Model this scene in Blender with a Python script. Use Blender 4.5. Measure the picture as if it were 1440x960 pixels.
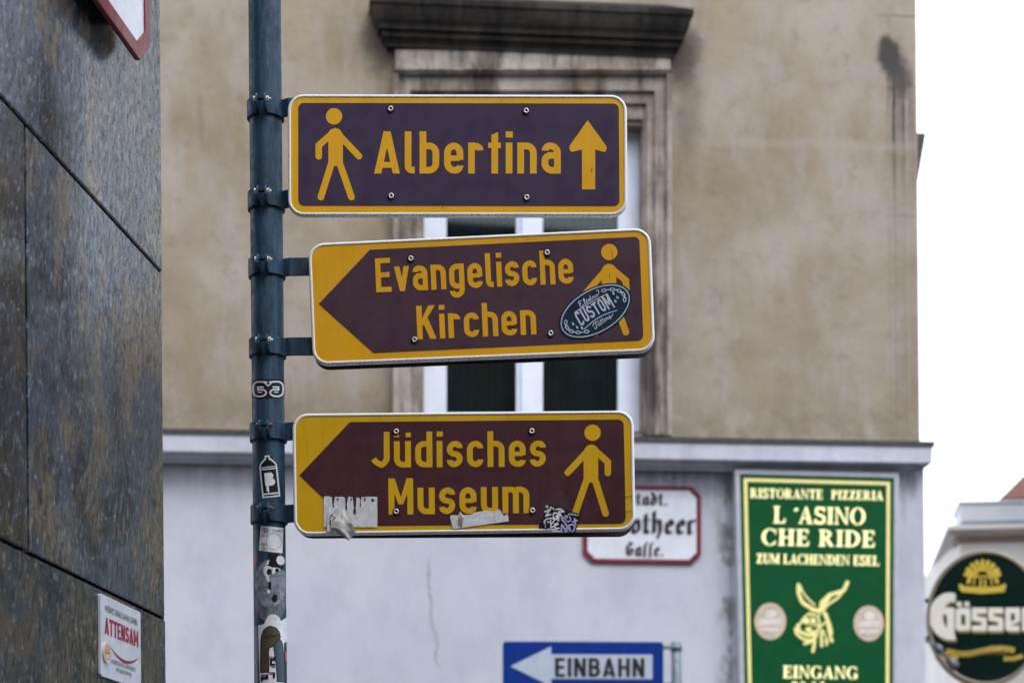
import bpy, math, random
from mathutils import Vector, Matrix
from mathutils.geometry import delaunay_2d_cdt
random.seed(7)
R = math.radians
C = bpy.context.scene.collection
scene = bpy.context.scene
for o in list(bpy.data.objects): bpy.data.objects.remove(o)

# ---------------------------------------------------------------- camera
FPX, HX, HY, CAMZ, ROLL = 2650.0, 720.0, 1258.0, 1.70, -0.0088
cam = bpy.data.cameras.new('camera'); camo = bpy.data.objects.new('camera', cam); C.objects.link(camo)
cam.sensor_width = 36; cam.lens = FPX / 1440 * 36; cam.sensor_fit = 'HORIZONTAL'
cam.shift_y = (HY - 480) / 1440; cam.clip_start = 0.05; cam.clip_end = 2000
_r = Vector((math.cos(ROLL), 0, math.sin(ROLL))); _u = Vector((-math.sin(ROLL), 0, math.cos(ROLL))); _b = Vector((0, -1, 0))
camo.matrix_world = Matrix(((_r.x, _u.x, _b.x, 0), (_r.y, _u.y, _b.y, 0), (_r.z, _u.z, _b.z, CAMZ), (0, 0, 0, 1)))
cam.dof.use_dof = True; cam.dof.focus_distance = 4.36; cam.dof.aperture_fstop = 4.6
scene.camera = camo
CAM = Vector((0, 0, CAMZ))

# ---------------------------------------------------------------- sky, sun, exposure
SUN_EL, SUN_AZ = 52, 150        # sun high behind the right shoulder, veiled by cloud
W = bpy.data.worlds.new('World'); scene.world = W; W.use_nodes = True
nt = W.node_tree; nt.nodes.clear()
sky = nt.nodes.new('ShaderNodeTexSky'); sky.sky_type = 'NISHITA'; sky.sun_disc = False
sky.sun_elevation = R(SUN_EL); sky.sun_rotation = R(SUN_AZ); sky.air_density = 1.0; sky.dust_density = 3.0
b1 = nt.nodes.new('ShaderNodeBackground'); b1.inputs[1].default_value = 0.10
nt.links.new(sky.outputs[0], b1.inputs[0])
b2 = nt.nodes.new('ShaderNodeBackground'); b2.inputs[1].default_value = 1.75          # cloud deck
tcw = nt.nodes.new('ShaderNodeTexCoord'); nz = nt.nodes.new('ShaderNodeTexNoise')
nz.inputs['Scale'].default_value = 2.2; nz.inputs['Detail'].default_value = 5
nt.links.new(tcw.outputs['Generated'], nz.inputs['Vector'])
rp = nt.nodes.new('ShaderNodeValToRGB')
rp.color_ramp.elements[0].position = .3; rp.color_ramp.elements[0].color = (.76, .84, .985, 1)
rp.color_ramp.elements[1].position = .7; rp.color_ramp.elements[1].color = (.90, .955, 1.05, 1)
nt.links.new(nz.outputs['Fac'], rp.inputs[0]); nt.links.new(rp.outputs[0], b2.inputs[0])
mx = nt.nodes.new('ShaderNodeMixShader'); mx.inputs[0].default_value = .86
wo = nt.nodes.new('ShaderNodeOutputWorld')
nt.links.new(b1.outputs[0], mx.inputs[1]); nt.links.new(b2.outputs[0], mx.inputs[2]); nt.links.new(mx.outputs[0], wo.inputs[0])
sl = bpy.data.lights.new('sun', 'SUN'); sl.energy = 1.0; sl.angle = R(25); sl.color = (1, .96, .90)
so = bpy.data.objects.new('sun', sl); C.objects.link(so)
_d = Vector((math.sin(R(SUN_AZ)) * math.cos(R(SUN_EL)), math.cos(R(SUN_AZ)) * math.cos(R(SUN_EL)), math.sin(R(SUN_EL))))
so.rotation_euler = _d.to_track_quat('Z', 'Y').to_euler(); so.location = (0, 0, 30)
scene.view_settings.view_transform = 'Standard'; scene.view_settings.look = 'None'
scene.view_settings.exposure = 0.75; scene.view_settings.gamma = 1.0; scene.view_settings.use_curve_mapping = False
scene.cycles.max_bounces = 8; scene.cycles.use_denoising = True
scene.cycles.caustics_reflective = False; scene.cycles.caustics_refractive = False

# ---------------------------------------------------------------- frames: vertical planes standing in the place
def ray(px, py):
    u, v = (px - HX) / FPX, (HY - py) / FPX
    return (u * _r + v * _u + Vector((0, 1, 0)))
def at_depth(px, py, Y): return CAM + ray(px, py) * Y

class Frame:
    """local x runs along the plane, local -y is its outward normal, z is up"""
    def __init__(s, loc, yaw, k=1.0):
        s.loc = Vector(loc); s.yaw = yaw; s.k = k          # k: factor on outward distances
        s.x = Vector((math.cos(yaw), math.sin(yaw), 0)); s.y = Vector((-math.sin(yaw), math.cos(yaw), 0))
    def px(s, px, py, n=0.0):
        d = ray(px, py); o = CAM - s.loc; n = n * s.k
        t = (-n - o.dot(s.y)) / d.dot(s.y); p = o + d * t
        return p.dot(s.x), p.z
    def world(s, a, n, z): return s.loc + s.x * a - s.y * n * s.k + Vector((0, 0, z))
    def sub(s, a, n, z): return Frame(s.world(a, n, z), s.yaw, s.k)

# ---------------------------------------------------------------- objects
def thing(name, label, cat, frame, group=None):
    o = bpy.data.objects.new(name, None); C.objects.link(o)
    o.empty_display_size = .2
    o.location = frame.loc; o.rotation_euler = (0, 0, frame.yaw)
    o['label'] = label; o['category'] = cat
    if group: o['group'] = group
    return o
class MB:
    def __init__(s): s.v = []; s.f = []; s.m = []; s.sm = []
    def add(s, vs, fs, mi=0, smooth=False):
        b = len(s.v); s.v += [tuple(v) for v in vs]
        for f in fs: s.f.append(tuple(i + b for i in f)); s.m.append(mi); s.sm.append(smooth)
    def box(s, x0, x1, y0, y1, z0, z1, mi=0):
        vs = [(x, y, z) for x in (x0, x1) for y in (y0, y1) for z in (z0, z1)]
        s.add(vs, [(0, 1, 3, 2), (4, 6, 7, 5), (0, 4, 5, 1), (2, 3, 7, 6), (0, 2, 6, 4), (1, 5, 7, 3)], mi)
    def tube(s, p0, p1, r0, r1=None, n=16, mi=0, cap=True, smooth=True):
        r1 = r0 if r1 is None else r1
        p0, p1 = Vector(p0), Vector(p1); d = (p1 - p0).normalized()
        a = d.orthogonal().normalized(); b = d.cross(a)
        vs = []
        for p, r in ((p0, r0), (p1, r1)):
            for k in range(n):
                t = 2 * math.pi * k / n; vs.append(p + a * math.cos(t) * r + b * math.sin(t) * r)
        s.add(vs, [(k, (k + 1) % n, n + (k + 1) % n, n + k) for k in range(n)], mi, smooth)
        if cap:
            s.add(vs[:n], [tuple(range(n))[::-1]], mi); s.add(vs[n:], [tuple(range(n))], mi)
    def lathe(s, c, axis, prof, n=20, mis=None, smooth=True):
        """prof = [(radius, height along axis)]"""
        c = Vector(c); d = Vector(axis).normalized(); a = d.orthogonal().normalized(); b = d.cross(a)
        vs = []
        for r, h in prof:
            for k in range(n):
                t = 2 * math.pi * k / n; vs.append(c + d * h + (a * math.cos(t) + b * math.sin(t)) * r)
        for i in range(len(prof) - 1):
            fs = [(k, (k + 1) % n, n + (k + 1) % n, n + k) for k in range(n)]
            s.add(vs[i * n:(i + 2) * n], fs, mis[i] if mis else 0, smooth)
    def build(s, name, mats, parent=None, bevel=0.0, seg=2, fix=True):
        me = bpy.data.meshes.new(name); me.from_pydata(s.v, [], s.f)
        if not isinstance(mats, (list, tuple)): mats = [mats]
        for m in mats: me.materials.append(m)
        for p, mi, sm in zip(me.polygons, s.m, s.sm): p.material_index = mi; p.use_smooth = sm
        if fix:
            import bmesh
            bm = bmesh.new(); bm.from_mesh(me)
            bmesh.ops.remove_doubles(bm, verts=bm.verts, dist=1e-6)
            bmesh.ops.recalc_face_normals(bm, faces=bm.faces); bm.to_mesh(me); bm.free()
        o = bpy.data.objects.new(name, me); C.objects.link(o)
        if parent is not None: o.parent = parent
        if bevel:
            md = o.modifiers.new('bevel', 'BEVEL'); md.width = bevel; md.segments = seg; md.limit_method = 'ANGLE'; md.angle_limit = R(40)
        return o

# ---------------------------------------------------------------- 2-D shapes
def ccw(p):
    a = sum(p[i][0] * p[(i + 1) % len(p)][1] - p[(i + 1) % len(p)][0] * p[i][1] for i in range(len(p)))
    return p if a > 0 else p[::-1]
def union(polys, subs=(), slices=()):
    vs, fs, es = [], [], []
    for p in list(polys) + list(subs):
        b = len(vs); p = ccw([tuple(q) for q in p]); vs += [Vector(q) for q in p]; fs.append(list(range(b, b + len(p))))
    na = len(polys)
    for a, b in slices:
        es.append((len(vs), len(vs) + 1)); vs += [Vector(a), Vector(b)]
    V, E, F, ov, oe, of = delaunay_2d_cdt(vs, es, fs, 0, 1e-6)
    allp = [ccw([tuple(q) for q in p]) for p in list(polys) + list(subs)]
    def inside(c, P):
        r = False; j = len(P) - 1
        for i in range(len(P)):
            if (P[i][1] > c.y) != (P[j][1] > c.y) and c.x < (P[j][0] - P[i][0]) * (c.y - P[i][1]) / (P[j][1] - P[i][1]) + P[i][0]: r = not r
            j = i
        return r
    out = []
    for f, o in zip(F, of):
        if not o: continue
        c = (V[f[0]] + V[f[1]] + V[f[2]]) / 3; hit = [i for i in o if inside(c, allp[i])]
        if any(i < na for i in hit) and not any(i >= na for i in hit): out.append(f)
    used = sorted({i for f in out for i in f}); mp = {i: k for k, i in enumerate(used)}
    return [tuple(V[i]) for i in used], [tuple(mp[i] for i in f) for f in out]
def stroke(pts, w, closed=False, cap='butt', w1=None):
    P = [Vector(p[:2]) for p in pts]
    Q = [P[0]]
    for p in P[1:]:
        if (p - Q[-1]).length > 1e-5: Q.append(p)
    P = Q
    if closed and (P[0] - P[-1]).length < 1e-5: P.pop()
    n = len(P); out = []; L = n if closed else n - 1
    if n < 2: return []
    wid = [w if w1 is None else w + (w1 - w) * i / max(1, n - 1) for i in range(n)]
    dirs = [(P[(i + 1) % n] - P[i]).normalized() for i in range(L)]
    for i in range(L):
        d = dirs[i]; nn = Vector((-d.y, d.x)); a, b = P[i], P[(i + 1) % n]; wa, wb = wid[i] / 2, wid[(i + 1) % n] / 2
        out.append([a + nn * wa, a - nn * wa, b - nn * wb, b + nn * wb])
    for i in (range(n) if closed else range(1, n - 1)):
        d0, d1 = dirs[i - 1], dirs[i % L]; cr = d0.x * d1.y - d0.y * d1.x
        if abs(cr) < 1e-4: continue
        sg = -1 if cr > 0 else 1; h = wid[i] / 2
        n0 = Vector((-d0.y, d0.x)) * sg; n1 = Vector((-d1.y, d1.x)) * sg
        m = n0 + n1
        if m.length < .5: out.append([P[i], P[i] + n0 * h, P[i] + n1 * h]); continue
        mi = m.normalized() * (h / max(.4, m.normalized().dot(n0)))
        out.append([P[i], P[i] + n0 * h, P[i] + mi, P[i] + n1 * h])
    if cap == 'round' and not closed:
        for p, ww in ((P[0], wid[0]), (P[-1], wid[-1])): out.append(ell(p, ww / 2, ww / 2, 14))
    return out
def ell(c, rx, ry, n=28, rot=0.0):
    cr, sr = math.cos(rot), math.sin(rot); o = []
    for k in range(n):
        t = 2 * math.pi * k / n; x, y = rx * math.cos(t), ry * math.sin(t)
        o.append(Vector((c[0] + x * cr - y * sr, c[1] + x * sr + y * cr)))
    return o
def arc(c, rx, ry, a0, a1, n=14):
    return [Vector((c[0] + rx * math.cos(R(a0 + (a1 - a0) * k / n)), c[1] + ry * math.sin(R(a0 + (a1 - a0) * k / n)))) for k in range(n + 1)]
def rp_(pts, closed=False, n=7):
    """polyline with rounded corners: points (x, y[, radius])"""
    P = [(Vector(p[:2]), p[2] if len(p) > 2 else 0) for p in pts]; out = []; m = len(P)
    for i, (p, r) in enumerate(P):
        if r <= 0 or (not closed and i in (0, m - 1)): out.append(p); continue
        a, b = P[i - 1][0], P[(i + 1) % m][0]
        da, db = (a - p), (b - p); ra = min(r, da.length * .98, db.length * .98)
        A = p + da.normalized() * ra; B = p + db.normalized() * ra
        for k in range(n + 1):           # near-circular corner
            t = k / n; th = t * math.pi / 2
            c_ = A + B - p
            out.append(c_ + (p - B) * math.sin(math.pi / 2 - th) * 1.0 + (p - A) * math.sin(th) if abs(da.normalized().dot(db.normalized())) < .35
                       else A * (1 - t) ** 2 + p * 2 * t * (1 - t) + B * t * t)
    return out
def rect(x0, y0, x1, y1): return [Vector((x0, y0)), Vector((x1, y0)), Vector((x1, y1)), Vector((x0, y1))]
def vec2(l): return [Vector(p) for p in l]

# road-sign lettering: rounded condensed grotesque, unit = cap height
def din(ch, s=.158, X=.735):
    h = s / 2; k = .165
    W = dict(zip('AlbertinavgscheKJüdMumEBHNIo.', [0]*40))
    def bowl(w, side):     # open bowl closed by a stem
        return stroke(rp_([(h, X - h), (w - h, X - h, k), (w - h, h, k), (h, h)]) if side == 'r' else
                      rp_([(w - h, X - h), (h, X - h, k), (h, h, k), (w - h, h)]), s)
    bar = lambda x0, y0, x1, y1: [rect(x0, y0, x1, y1)]
    if ch == 'A':
        w = .61; t = .083
        return [vec2([(0, 0), (s * 1.06, 0), (w/2 + t, 1), (w/2 - t, 1)]), vec2([(w, 0), (w - s * 1.06, 0), (w/2 - t, 1), (w/2 + t, 1)]), rect(.13, .135, w - .13, .275)], w
    if ch == 'l': return stroke(rp_([(h, 1), (h, h, .10), (.235, h)]), s), .235
    if ch == 'b': w = .465; return bar(0, 0, s, 1) + bowl(w, 'r'), w
    if ch == 'd': w = .465; return bar(w - s, 0, w, 1) + bowl(w, 'l'), w
    if ch == 'e':
        w = .455; return stroke(rp_([(w - h, .19), (w - h, h, k), (h, h, k), (h, X - h, k), (w - h, X - h, k), (w - h, .325)]), s) + bar(s * .8, .30, w - h, .425), w
    if ch == 'c': w = .44; return stroke(rp_([(w - h, X - .21), (w - h, X - h, k), (h, X - h, k), (h, h, k), (w - h, h, k), (w - h, .21)]), s), w
    if ch == 'r': w = .36; return bar(0, 0, s, X) + stroke(rp_([(h, X - h - .012), (w - h, X - h - .012, .12), (w - h, X - .185)]), s), w
    if ch == 't': w = .30; return [vec2([(.075, 0), (.075 + s, 0), (.075 + s, .985), (.075, .92)])] + bar(0, X - .13, w, X), w
    if ch == 'i': return bar(0, 0, s, X) + bar(0, .855, s * 1.06, 1), s
    if ch == 'n': w = .46; return bar(0, 0, s, X) + stroke(rp_([(h, X - h), (w - h, X - h, k), (w - h, 0)]), s), w
    if ch == 'h': w = .46; return bar(0, 0, s, 1) + stroke(rp_([(h, X - h), (w - h, X - h, k), (w - h, 0)]), s), w
    if ch == 'm': w = .72; return bar(0, 0, s, X) + stroke(rp_([(h, X - h), (w/2, X - h, .13), (w/2, 0)]), s) + stroke(rp_([(w/2, X - h), (w - h, X - h, k), (w - h, 0)]), s), w
    if ch in 'uü':
        w = .46; g = bar(w - s, 0, w, X) + stroke(rp_([(h, X), (h, h, k), (w - h, h)]), s)
        if ch == 'ü': g += bar(.0, .845, .14, .975) + bar(w - .14, .845, w, .975)
        return g, w
    if ch == 'a':
        w = .455; y = .43
        return stroke(rp_([(h + .005, X - .19), (h + .005, X - h, k), (w - h, X - h, k), (w - h, 0)]), s) + stroke(rp_([(w - h, y), (h, y, .13), (h, h, k), (w - h, h)]), s), w
    if ch == 'v': w = .46; return [vec2([(0, X), (s * 1.06, X), (w/2 + .075, 0), (w/2 - .075, 0)]), vec2([(w, X), (w - s * 1.06, X), (w/2 - .075, 0), (w/2 + .075, 0)])], w
    if ch == 'g':
        w = .46; return bowl(w, 'l') + stroke(rp_([(w - h, X), (w - h, -.26 + h, k), (h, -.26 + h, k), (h, -.06)]), s), w
    if ch == 's':
        w = .43; m = X / 2; q = .135
        return stroke(rp_([(w - h, X - .20), (w - h, X - h, k), (h, X - h, k), (h, m, q), (w - h, m, q), (w - h, h, k), (h, h, k), (h, .20)]), s), w
    if ch == 'E': w = .47; return bar(0, 0, s, 1) + bar(0, 0, w, .15) + bar(0, .85, w - .01, 1) + bar(0, .435, w - .04, .58), w
    if ch == 'K':
        w = .56; return bar(0, 0, s, 1) + [vec2([(s * .7, .30), (s * .7, .53), (w - .205, 1), (w - .01, 1)]), vec2([(.20, .45), (.33, .62), (w, 0), (w - .185, 0)])], w
    if ch == 'J': w = .47; return stroke(rp_([(w - h, 1), (w - h, h, .2), (w * .34, h, .15), (.03, .24)]), s), w
    if ch == 'M': w = .66; return bar(0, 0, s, 1) + bar(w - s, 0, w, 1) + [vec2([(0, 1), (.17, 1), (w/2 + .06, .28), (w/2 - .06, .28)]), vec2([(w, 1), (w - .17, 1), (w/2 - .06, .28), (w/2 + .06, .28)])], w
    if ch == 'I': return bar(0, 0, s, 1), s
    if ch == 'N': w = .56; return bar(0, 0, s, 1) + bar(w - s, 0, w, 1) + [vec2([(0, 1), (s * 1.05, 1), (w, 0), (w - s * 1.05, 0)])], w
    if ch == 'H': w = .55; return bar(0, 0, s, 1) + bar(w - s, 0, w, 1) + bar(s * .5, .43, w - s * .5, .575), w
    if ch == 'B':
        w = .53; return bar(0, 0, s, 1) + stroke(rp_([(h, 1 - h), (w - h - .02, 1 - h, .15), (w - h - .02, .515, .15), (h, .515)]), s) + stroke(rp_([(h, .515), (w - h, .515, .17), (w - h, h, .17), (h, h)]), s), w
    if ch == 'T': w = .5; return bar(w/2 - h, 0, w/2 + h, 1) + bar(0, 1 - s, w, 1), w
    if ch == 'S':
        w = .5; return stroke(rp_([(w - h, .75), (w - h, 1 - h, .17), (h, 1 - h, .17), (h, .5, .17), (w - h, .5, .17), (w - h, h, .17), (h, h, .17), (h, .25)]), s), w
    return [], .22
# roman capitals with bracketed serifs
def serif(ch, t=.21, n=.085):
    def stem(x, y0=0, y1=1, w=t, s=(1, 1)):
        g = [rect(x, y0, x + w, y1)]
        if s[0]: g.append(vec2([(x - .08, 0), (x + w + .08, 0), (x + w + .08, .045), (x + w, .12), (x, .12), (x - .08, .045)]))
        if s[1]: g.append(vec2([(x - .08, 1), (x + w + .08, 1), (x + w + .08, .955), (x + w, .88), (x, .88), (x - .08, .955)]))
        return g
    def ring(cx, cy, rx, ry, tx, ty, a0=0, a1=360, N=26):
        g = []
        for k in range(N):
            A, B = R(a0 + (a1 - a0) * k / N), R(a0 + (a1 - a0) * (k + 1) / N)
            g.append(vec2([(cx + rx * math.cos(A), cy + ry * math.sin(A)), (cx + rx * math.cos(B), cy + ry * math.sin(B)),
                           (cx + (rx - tx) * math.cos(B), cy + (ry - ty) * math.sin(B)), (cx + (rx - tx) * math.cos(A), cy + (ry - ty) * math.sin(A))]))
        return g
    if ch == 'I': return stem(.08), t + .16
    if ch == 'L': return stem(.08) + [vec2([(.2, 0), (.66, 0), (.70, .3), (.64, .3), (.56, .09), (.2, .09)])], .7
    if ch == 'T': return stem(.27, s=(1, 0)) + [rect(.03, .9, .72, 1), vec2([(.0, .72), (.06, .72), (.16, .92), (.03, 1)]), vec2([(.75, .72), (.69, .72), (.59, .92), (.72, 1)])], .75
    if ch == 'E': return stem(.08) + [vec2([(.2, 0), (.64, 0), (.69, .3), (.63, .3), (.54, .09), (.2, .09)]), rect(.2, .46, .5, .55), rect(.46, .38, .52, .63), vec2([(.2, 1), (.62, 1), (.65, .73), (.59, .73), (.5, .91), (.2, .91)])], .7
    if ch == 'H': return stem(.08) + stem(.58) + [rect(.2, .45, .65, .55)], .87
    if ch == 'N': return stem(.08, w=n) + stem(.66, w=n, s=(0, 1)) + [vec2([(.0, 1), (.22, 1), (.745, 0), (.66, 0), (.6, .06), (.08, .95)])], .83
    if ch == 'M': return stem(.08, w=n) + stem(.74) + [vec2([(.0, 1), (.24, 1), (.56, .2), (.50, .0)]), vec2([(.95, 1), (.80, 1), (.48, .12), (.50, .0), (.56, .0)])], 1.03
    if ch == 'A': return [vec2([(.02, 0), (.12, 0), (.40, .9), (.36, 1)]), vec2([(.50, 0), (.74, 0), (.45, 1), (.33, 1)]), rect(.15, .27, .6, .36), rect(-.03, 0, .22, .06), rect(.44, 0, .82, .06)], .80
    if ch == 'Z': return [rect(.04, .91, .64, 1), rect(.02, 0, .66, .09), vec2([(.02, 0), (.26, 0), (.64, 1), (.40, 1)]), vec2([(.04, .72), (.10, .72), (.2, .92), (.05, 1)]), vec2([(.68, .3), (.62, .3), (.5, .08), (.65, 0)])], .70
    if ch == 'O': return ring(.44, .5, .44, .515, .20, .07), .88
    if ch == 'C': return ring(.44, .5, .44, .515, .20, .07, 48, 318) + [rect(.69, .66, .75, .97), vec2([(.70, .28), (.77, .28), (.72, .12), (.64, .15)])], .80
    if ch == 'G': return ring(.44, .5, .44, .515, .20, .07, 48, 318) + [rect(.69, .66, .75, .97), rect(.58, .05, .79, .42), rect(.52, .38, .85, .43)], .87
    if ch == 'D': return stem(.08) + ring(.30, .5, .52, .5, .22, .08, -90, 90, 18) + [rect(.2, 0, .31, .08), rect(.2, .92, .31, 1)], .84
    if ch == 'P': return stem(.08) + ring(.32, .72, .34, .28, .18, .075, -90, 90, 16) + [rect(.2, .44, .33, .515), rect(.2, .925, .33, 1)], .68
    if ch == 'R': return stem(.08) + ring(.32, .74, .34, .26, .18, .075, -90, 90, 16) + [rect(.2, .48, .36, .555), rect(.2, .925, .33, 1), vec2([(.30, .5), (.50, .5), (.78, .02), (.86, .05), (.84, 0), (.58, 0)])], .84
    if ch == 'U': return stem(.08, y0=.25, s=(0, 1)) + stem(.62, y0=.25, w=n, s=(0, 1)) + ring(.39, .30, .31, .315, .20, .09, 180, 360, 14), .78
    if ch == 'S':
        p = [(.56, .78), (.50, .93, .1), (.30, .93, .2), (.12, .93, .15), (.12, .74, .15), (.12, .60, .1), (.34, .52, .15), (.58, .42, .12), (.58, .26, .15), (.56, .07, .15), (.32, .07, .2), (.12, .07, .12), (.07, .26)]
        return stroke(rp_(p), .155) + [rect(.56, .70, .62, .99), rect(.02, .0, .08, .30)], .68
    if ch == '´': return [ell((.14, .82), .13, .085, 14, .5)], .25
    if ch == '2': return stroke(rp_([(.08, .7), (.1, .93, .15), (.45, .93, .15), (.45, .6, .2), (.1, .07), (.55, .07)]), .15), .6
    if ch == '0': return ring(.3, .5, .3, .515, .18, .07), .62
    if ch == '.': return [ell((.12, .1), .1, .1, 12)], .25
    return [], .34
# broken-script lettering, unit = cap height, drawn with a slanted broad nib
def nib(path, a=.085, b=.055, m=.045):
    v = Vector((a, b)); o = []
    for p, q in zip(path[:-1], path[1:]):
        p, q = Vector(p), Vector(q); o.append([p - v, p + v, q + v, q - v])
    return o + stroke(path, m)
def fraktur(ch):
    if ch in 'ao': return nib([(.13, .56), (.11, .14), (.26, .05)]) + nib([(.13, .56), (.27, .62), (.37, .52), (.37, .12), (.46, .05)] if ch == 'a' else [(.13, .56), (.27, .62), (.37, .48), (.37, .16), (.26, .05)]), .50
    if ch == 'e': return nib([(.38, .42), (.28, .62), (.13, .50), (.12, .14), (.26, .05), (.38, .12)]) + stroke([(.13, .3), (.38, .44)], .05), .46
    if ch == 'r': return nib([(.12, .60), (.12, .08), (.2, .04)]) + nib([(.14, .52), (.28, .62), (.34, .56)]), .40
    if ch == 't': return nib([(.14, .86), (.14, .12), (.26, .05)]) + stroke([(.0, .60), (.32, .62)], .07), .36
    if ch == 'h': return nib([(.12, .98), (.12, .05)]) + nib([(.14, .52), (.28, .62), (.38, .5), (.38, .1), (.28, -.16)]), .52
    if ch == 'd': return nib([(.13, .52), (.11, .14), (.25, .05), (.37, .16), (.36, .5), (.1, .95)]) + nib([(.13, .5), (.28, .60)]), .50
    if ch == 'f': return nib([(.14, -.08), (.16, .80), (.28, .95), (.36, .9)]), .34
    if ch == '.': return [vec2([(.1, -.02), (.2, .08), (.1, .18), (.0, .08)])], .26
    if ch == 'S': return nib([(.46, .84), (.3, .95), (.14, .82), (.16, .62), (.44, .44), (.46, .2), (.3, .04), (.08, .12)]) + nib([(.3, .9), (.3, .1)], .03, .03), .62
    if ch == 'D': return nib([(.1, .9), (.3, .95), (.54, .8), (.58, .4), (.44, .08), (.12, .08)]) + nib([(.26, .86), (.22, .1)]) + nib([(.02, .6), (.1, .2)], .04, .03), .72
    if ch == 'G': return nib([(.48, .84), (.3, .95), (.12, .72), (.10, .3), (.28, .05), (.46, .16), (.48, .46), (.34, .5)]) + nib([(.30, .86), (.27, .2)], .03, .03), .62
    return [], .25
def plain(txt):
    """Blender's built-in face, for print too small to draw"""
    cu = bpy.data.curves.new('t', 'FONT'); cu.body = txt; cu.size = 1.37; cu.fill_mode = 'FRONT'; cu.resolution_u = 3
    ob = bpy.data.objects.new('t', cu); C.objects.link(ob); bpy.context.view_layer.update()
    me = bpy.data.meshes.new_from_object(ob.evaluated_get(bpy.context.evaluated_depsgraph_get()))
    P = [[Vector(me.vertices[i].co[:2]) for i in f.vertices] for f in me.polygons]
    bpy.data.objects.remove(ob); bpy.data.meshes.remove(me); return P
def line(txt, font, gap=.10):
    P, x = [], 0
    for c in txt:
        g, w = font(c); P += [[p + Vector((x, 0)) for p in q] for q in g]; x += w + gap
    return P
def place(P, o, xv, yv=None, cap=None, fit=True):
    """lay unit lettering along xv (full length when fit) from o; cap = cap height vector or number"""
    xs = [p.x for q in P for p in q]; x0, x1 = min(xs), max(xs); xv = Vector(xv); o = Vector(o)
    if yv is None:
        d = xv.normalized(); yv = Vector((d.y, -d.x)) * cap
    yv = Vector(yv)
    sx = xv / (x1 - x0)
    return [[o + sx * (p.x - x0) + yv * p.y for p in q] for q in P]
def quadmap(tl, tr, br, bl):
    tl, tr, br, bl = map(Vector, (tl, tr, br, bl))
    return lambda u, v: (tl * (1 - u) + tr * u) * (1 - v) + (bl * (1 - u) + br * u) * v
def roundloop(W_, H_, r, ins=0.0, n=8):
    o = []; rr = max(r * .1, r - ins)
    for cx, cy, a in ((W_ - ins - rr, ins + rr, -90), (W_ - ins - rr, H_ - ins - rr, 0), (ins + rr, H_ - ins - rr, 90), (ins + rr, ins + rr, 180)):
        for k in range(n + 1): t = R(a + 90 * k / n); o.append((cx + rr * math.cos(t), cy + rr * math.sin(t)))
    return o

def sheet(fr, polys, n, name, mat, parent, subs=(), base=0.0, px=True, mb=None, mi=0):
    V, F = union(polys, subs)
    vs = []
    for p in V:
        a, z = fr.px(p[0], p[1], base) if px else p
        vs.append((a, -n * fr.k, z))
    # face towards the outward side
    fs = []
    for f in F:
        a, b, c = (Vector(vs[i]) for i in f[:3]); fs.append(f if (b - a).cross(c - a).y < 0 else f[::-1])
    if mb is not None: mb.add(vs, fs, mi); return None
    m = MB(); m.add(vs, fs); return m.build(name, mat, parent, fix=False)
def solid(fr, polys, n0, n1, name, mat, parent, subs=(), base=None, px=True, bevel=0.0, mb=None, mi=0):
    """prism of a flat outline between outward distances n0 (front) and n1 (back)"""
    V, F = union(polys, subs)
    base = n0 if base is None else base
    S = [(fr.px(p[0], p[1], base) if px else p) for p in V]; k = len(S)
    vs = [(a, -n0 * fr.k, z) for a, z in S] + [(a, -n1 * fr.k, z) for a, z in S]
    cnt = {}
    for f in F:
        for i in range(len(f)): e = (f[i], f[(i + 1) % len(f)]); cnt[e] = 1
    fs = [f for f in F] + [tuple(i + k for i in f[::-1]) for f in F]
    fs += [(a, b, b + k, a + k) for a, b in cnt if (b, a) not in cnt]
    m = mb or MB(); m.add(vs, fs, mi)
    return m.build(name, mat, parent, bevel=bevel) if mb is None else None

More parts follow.
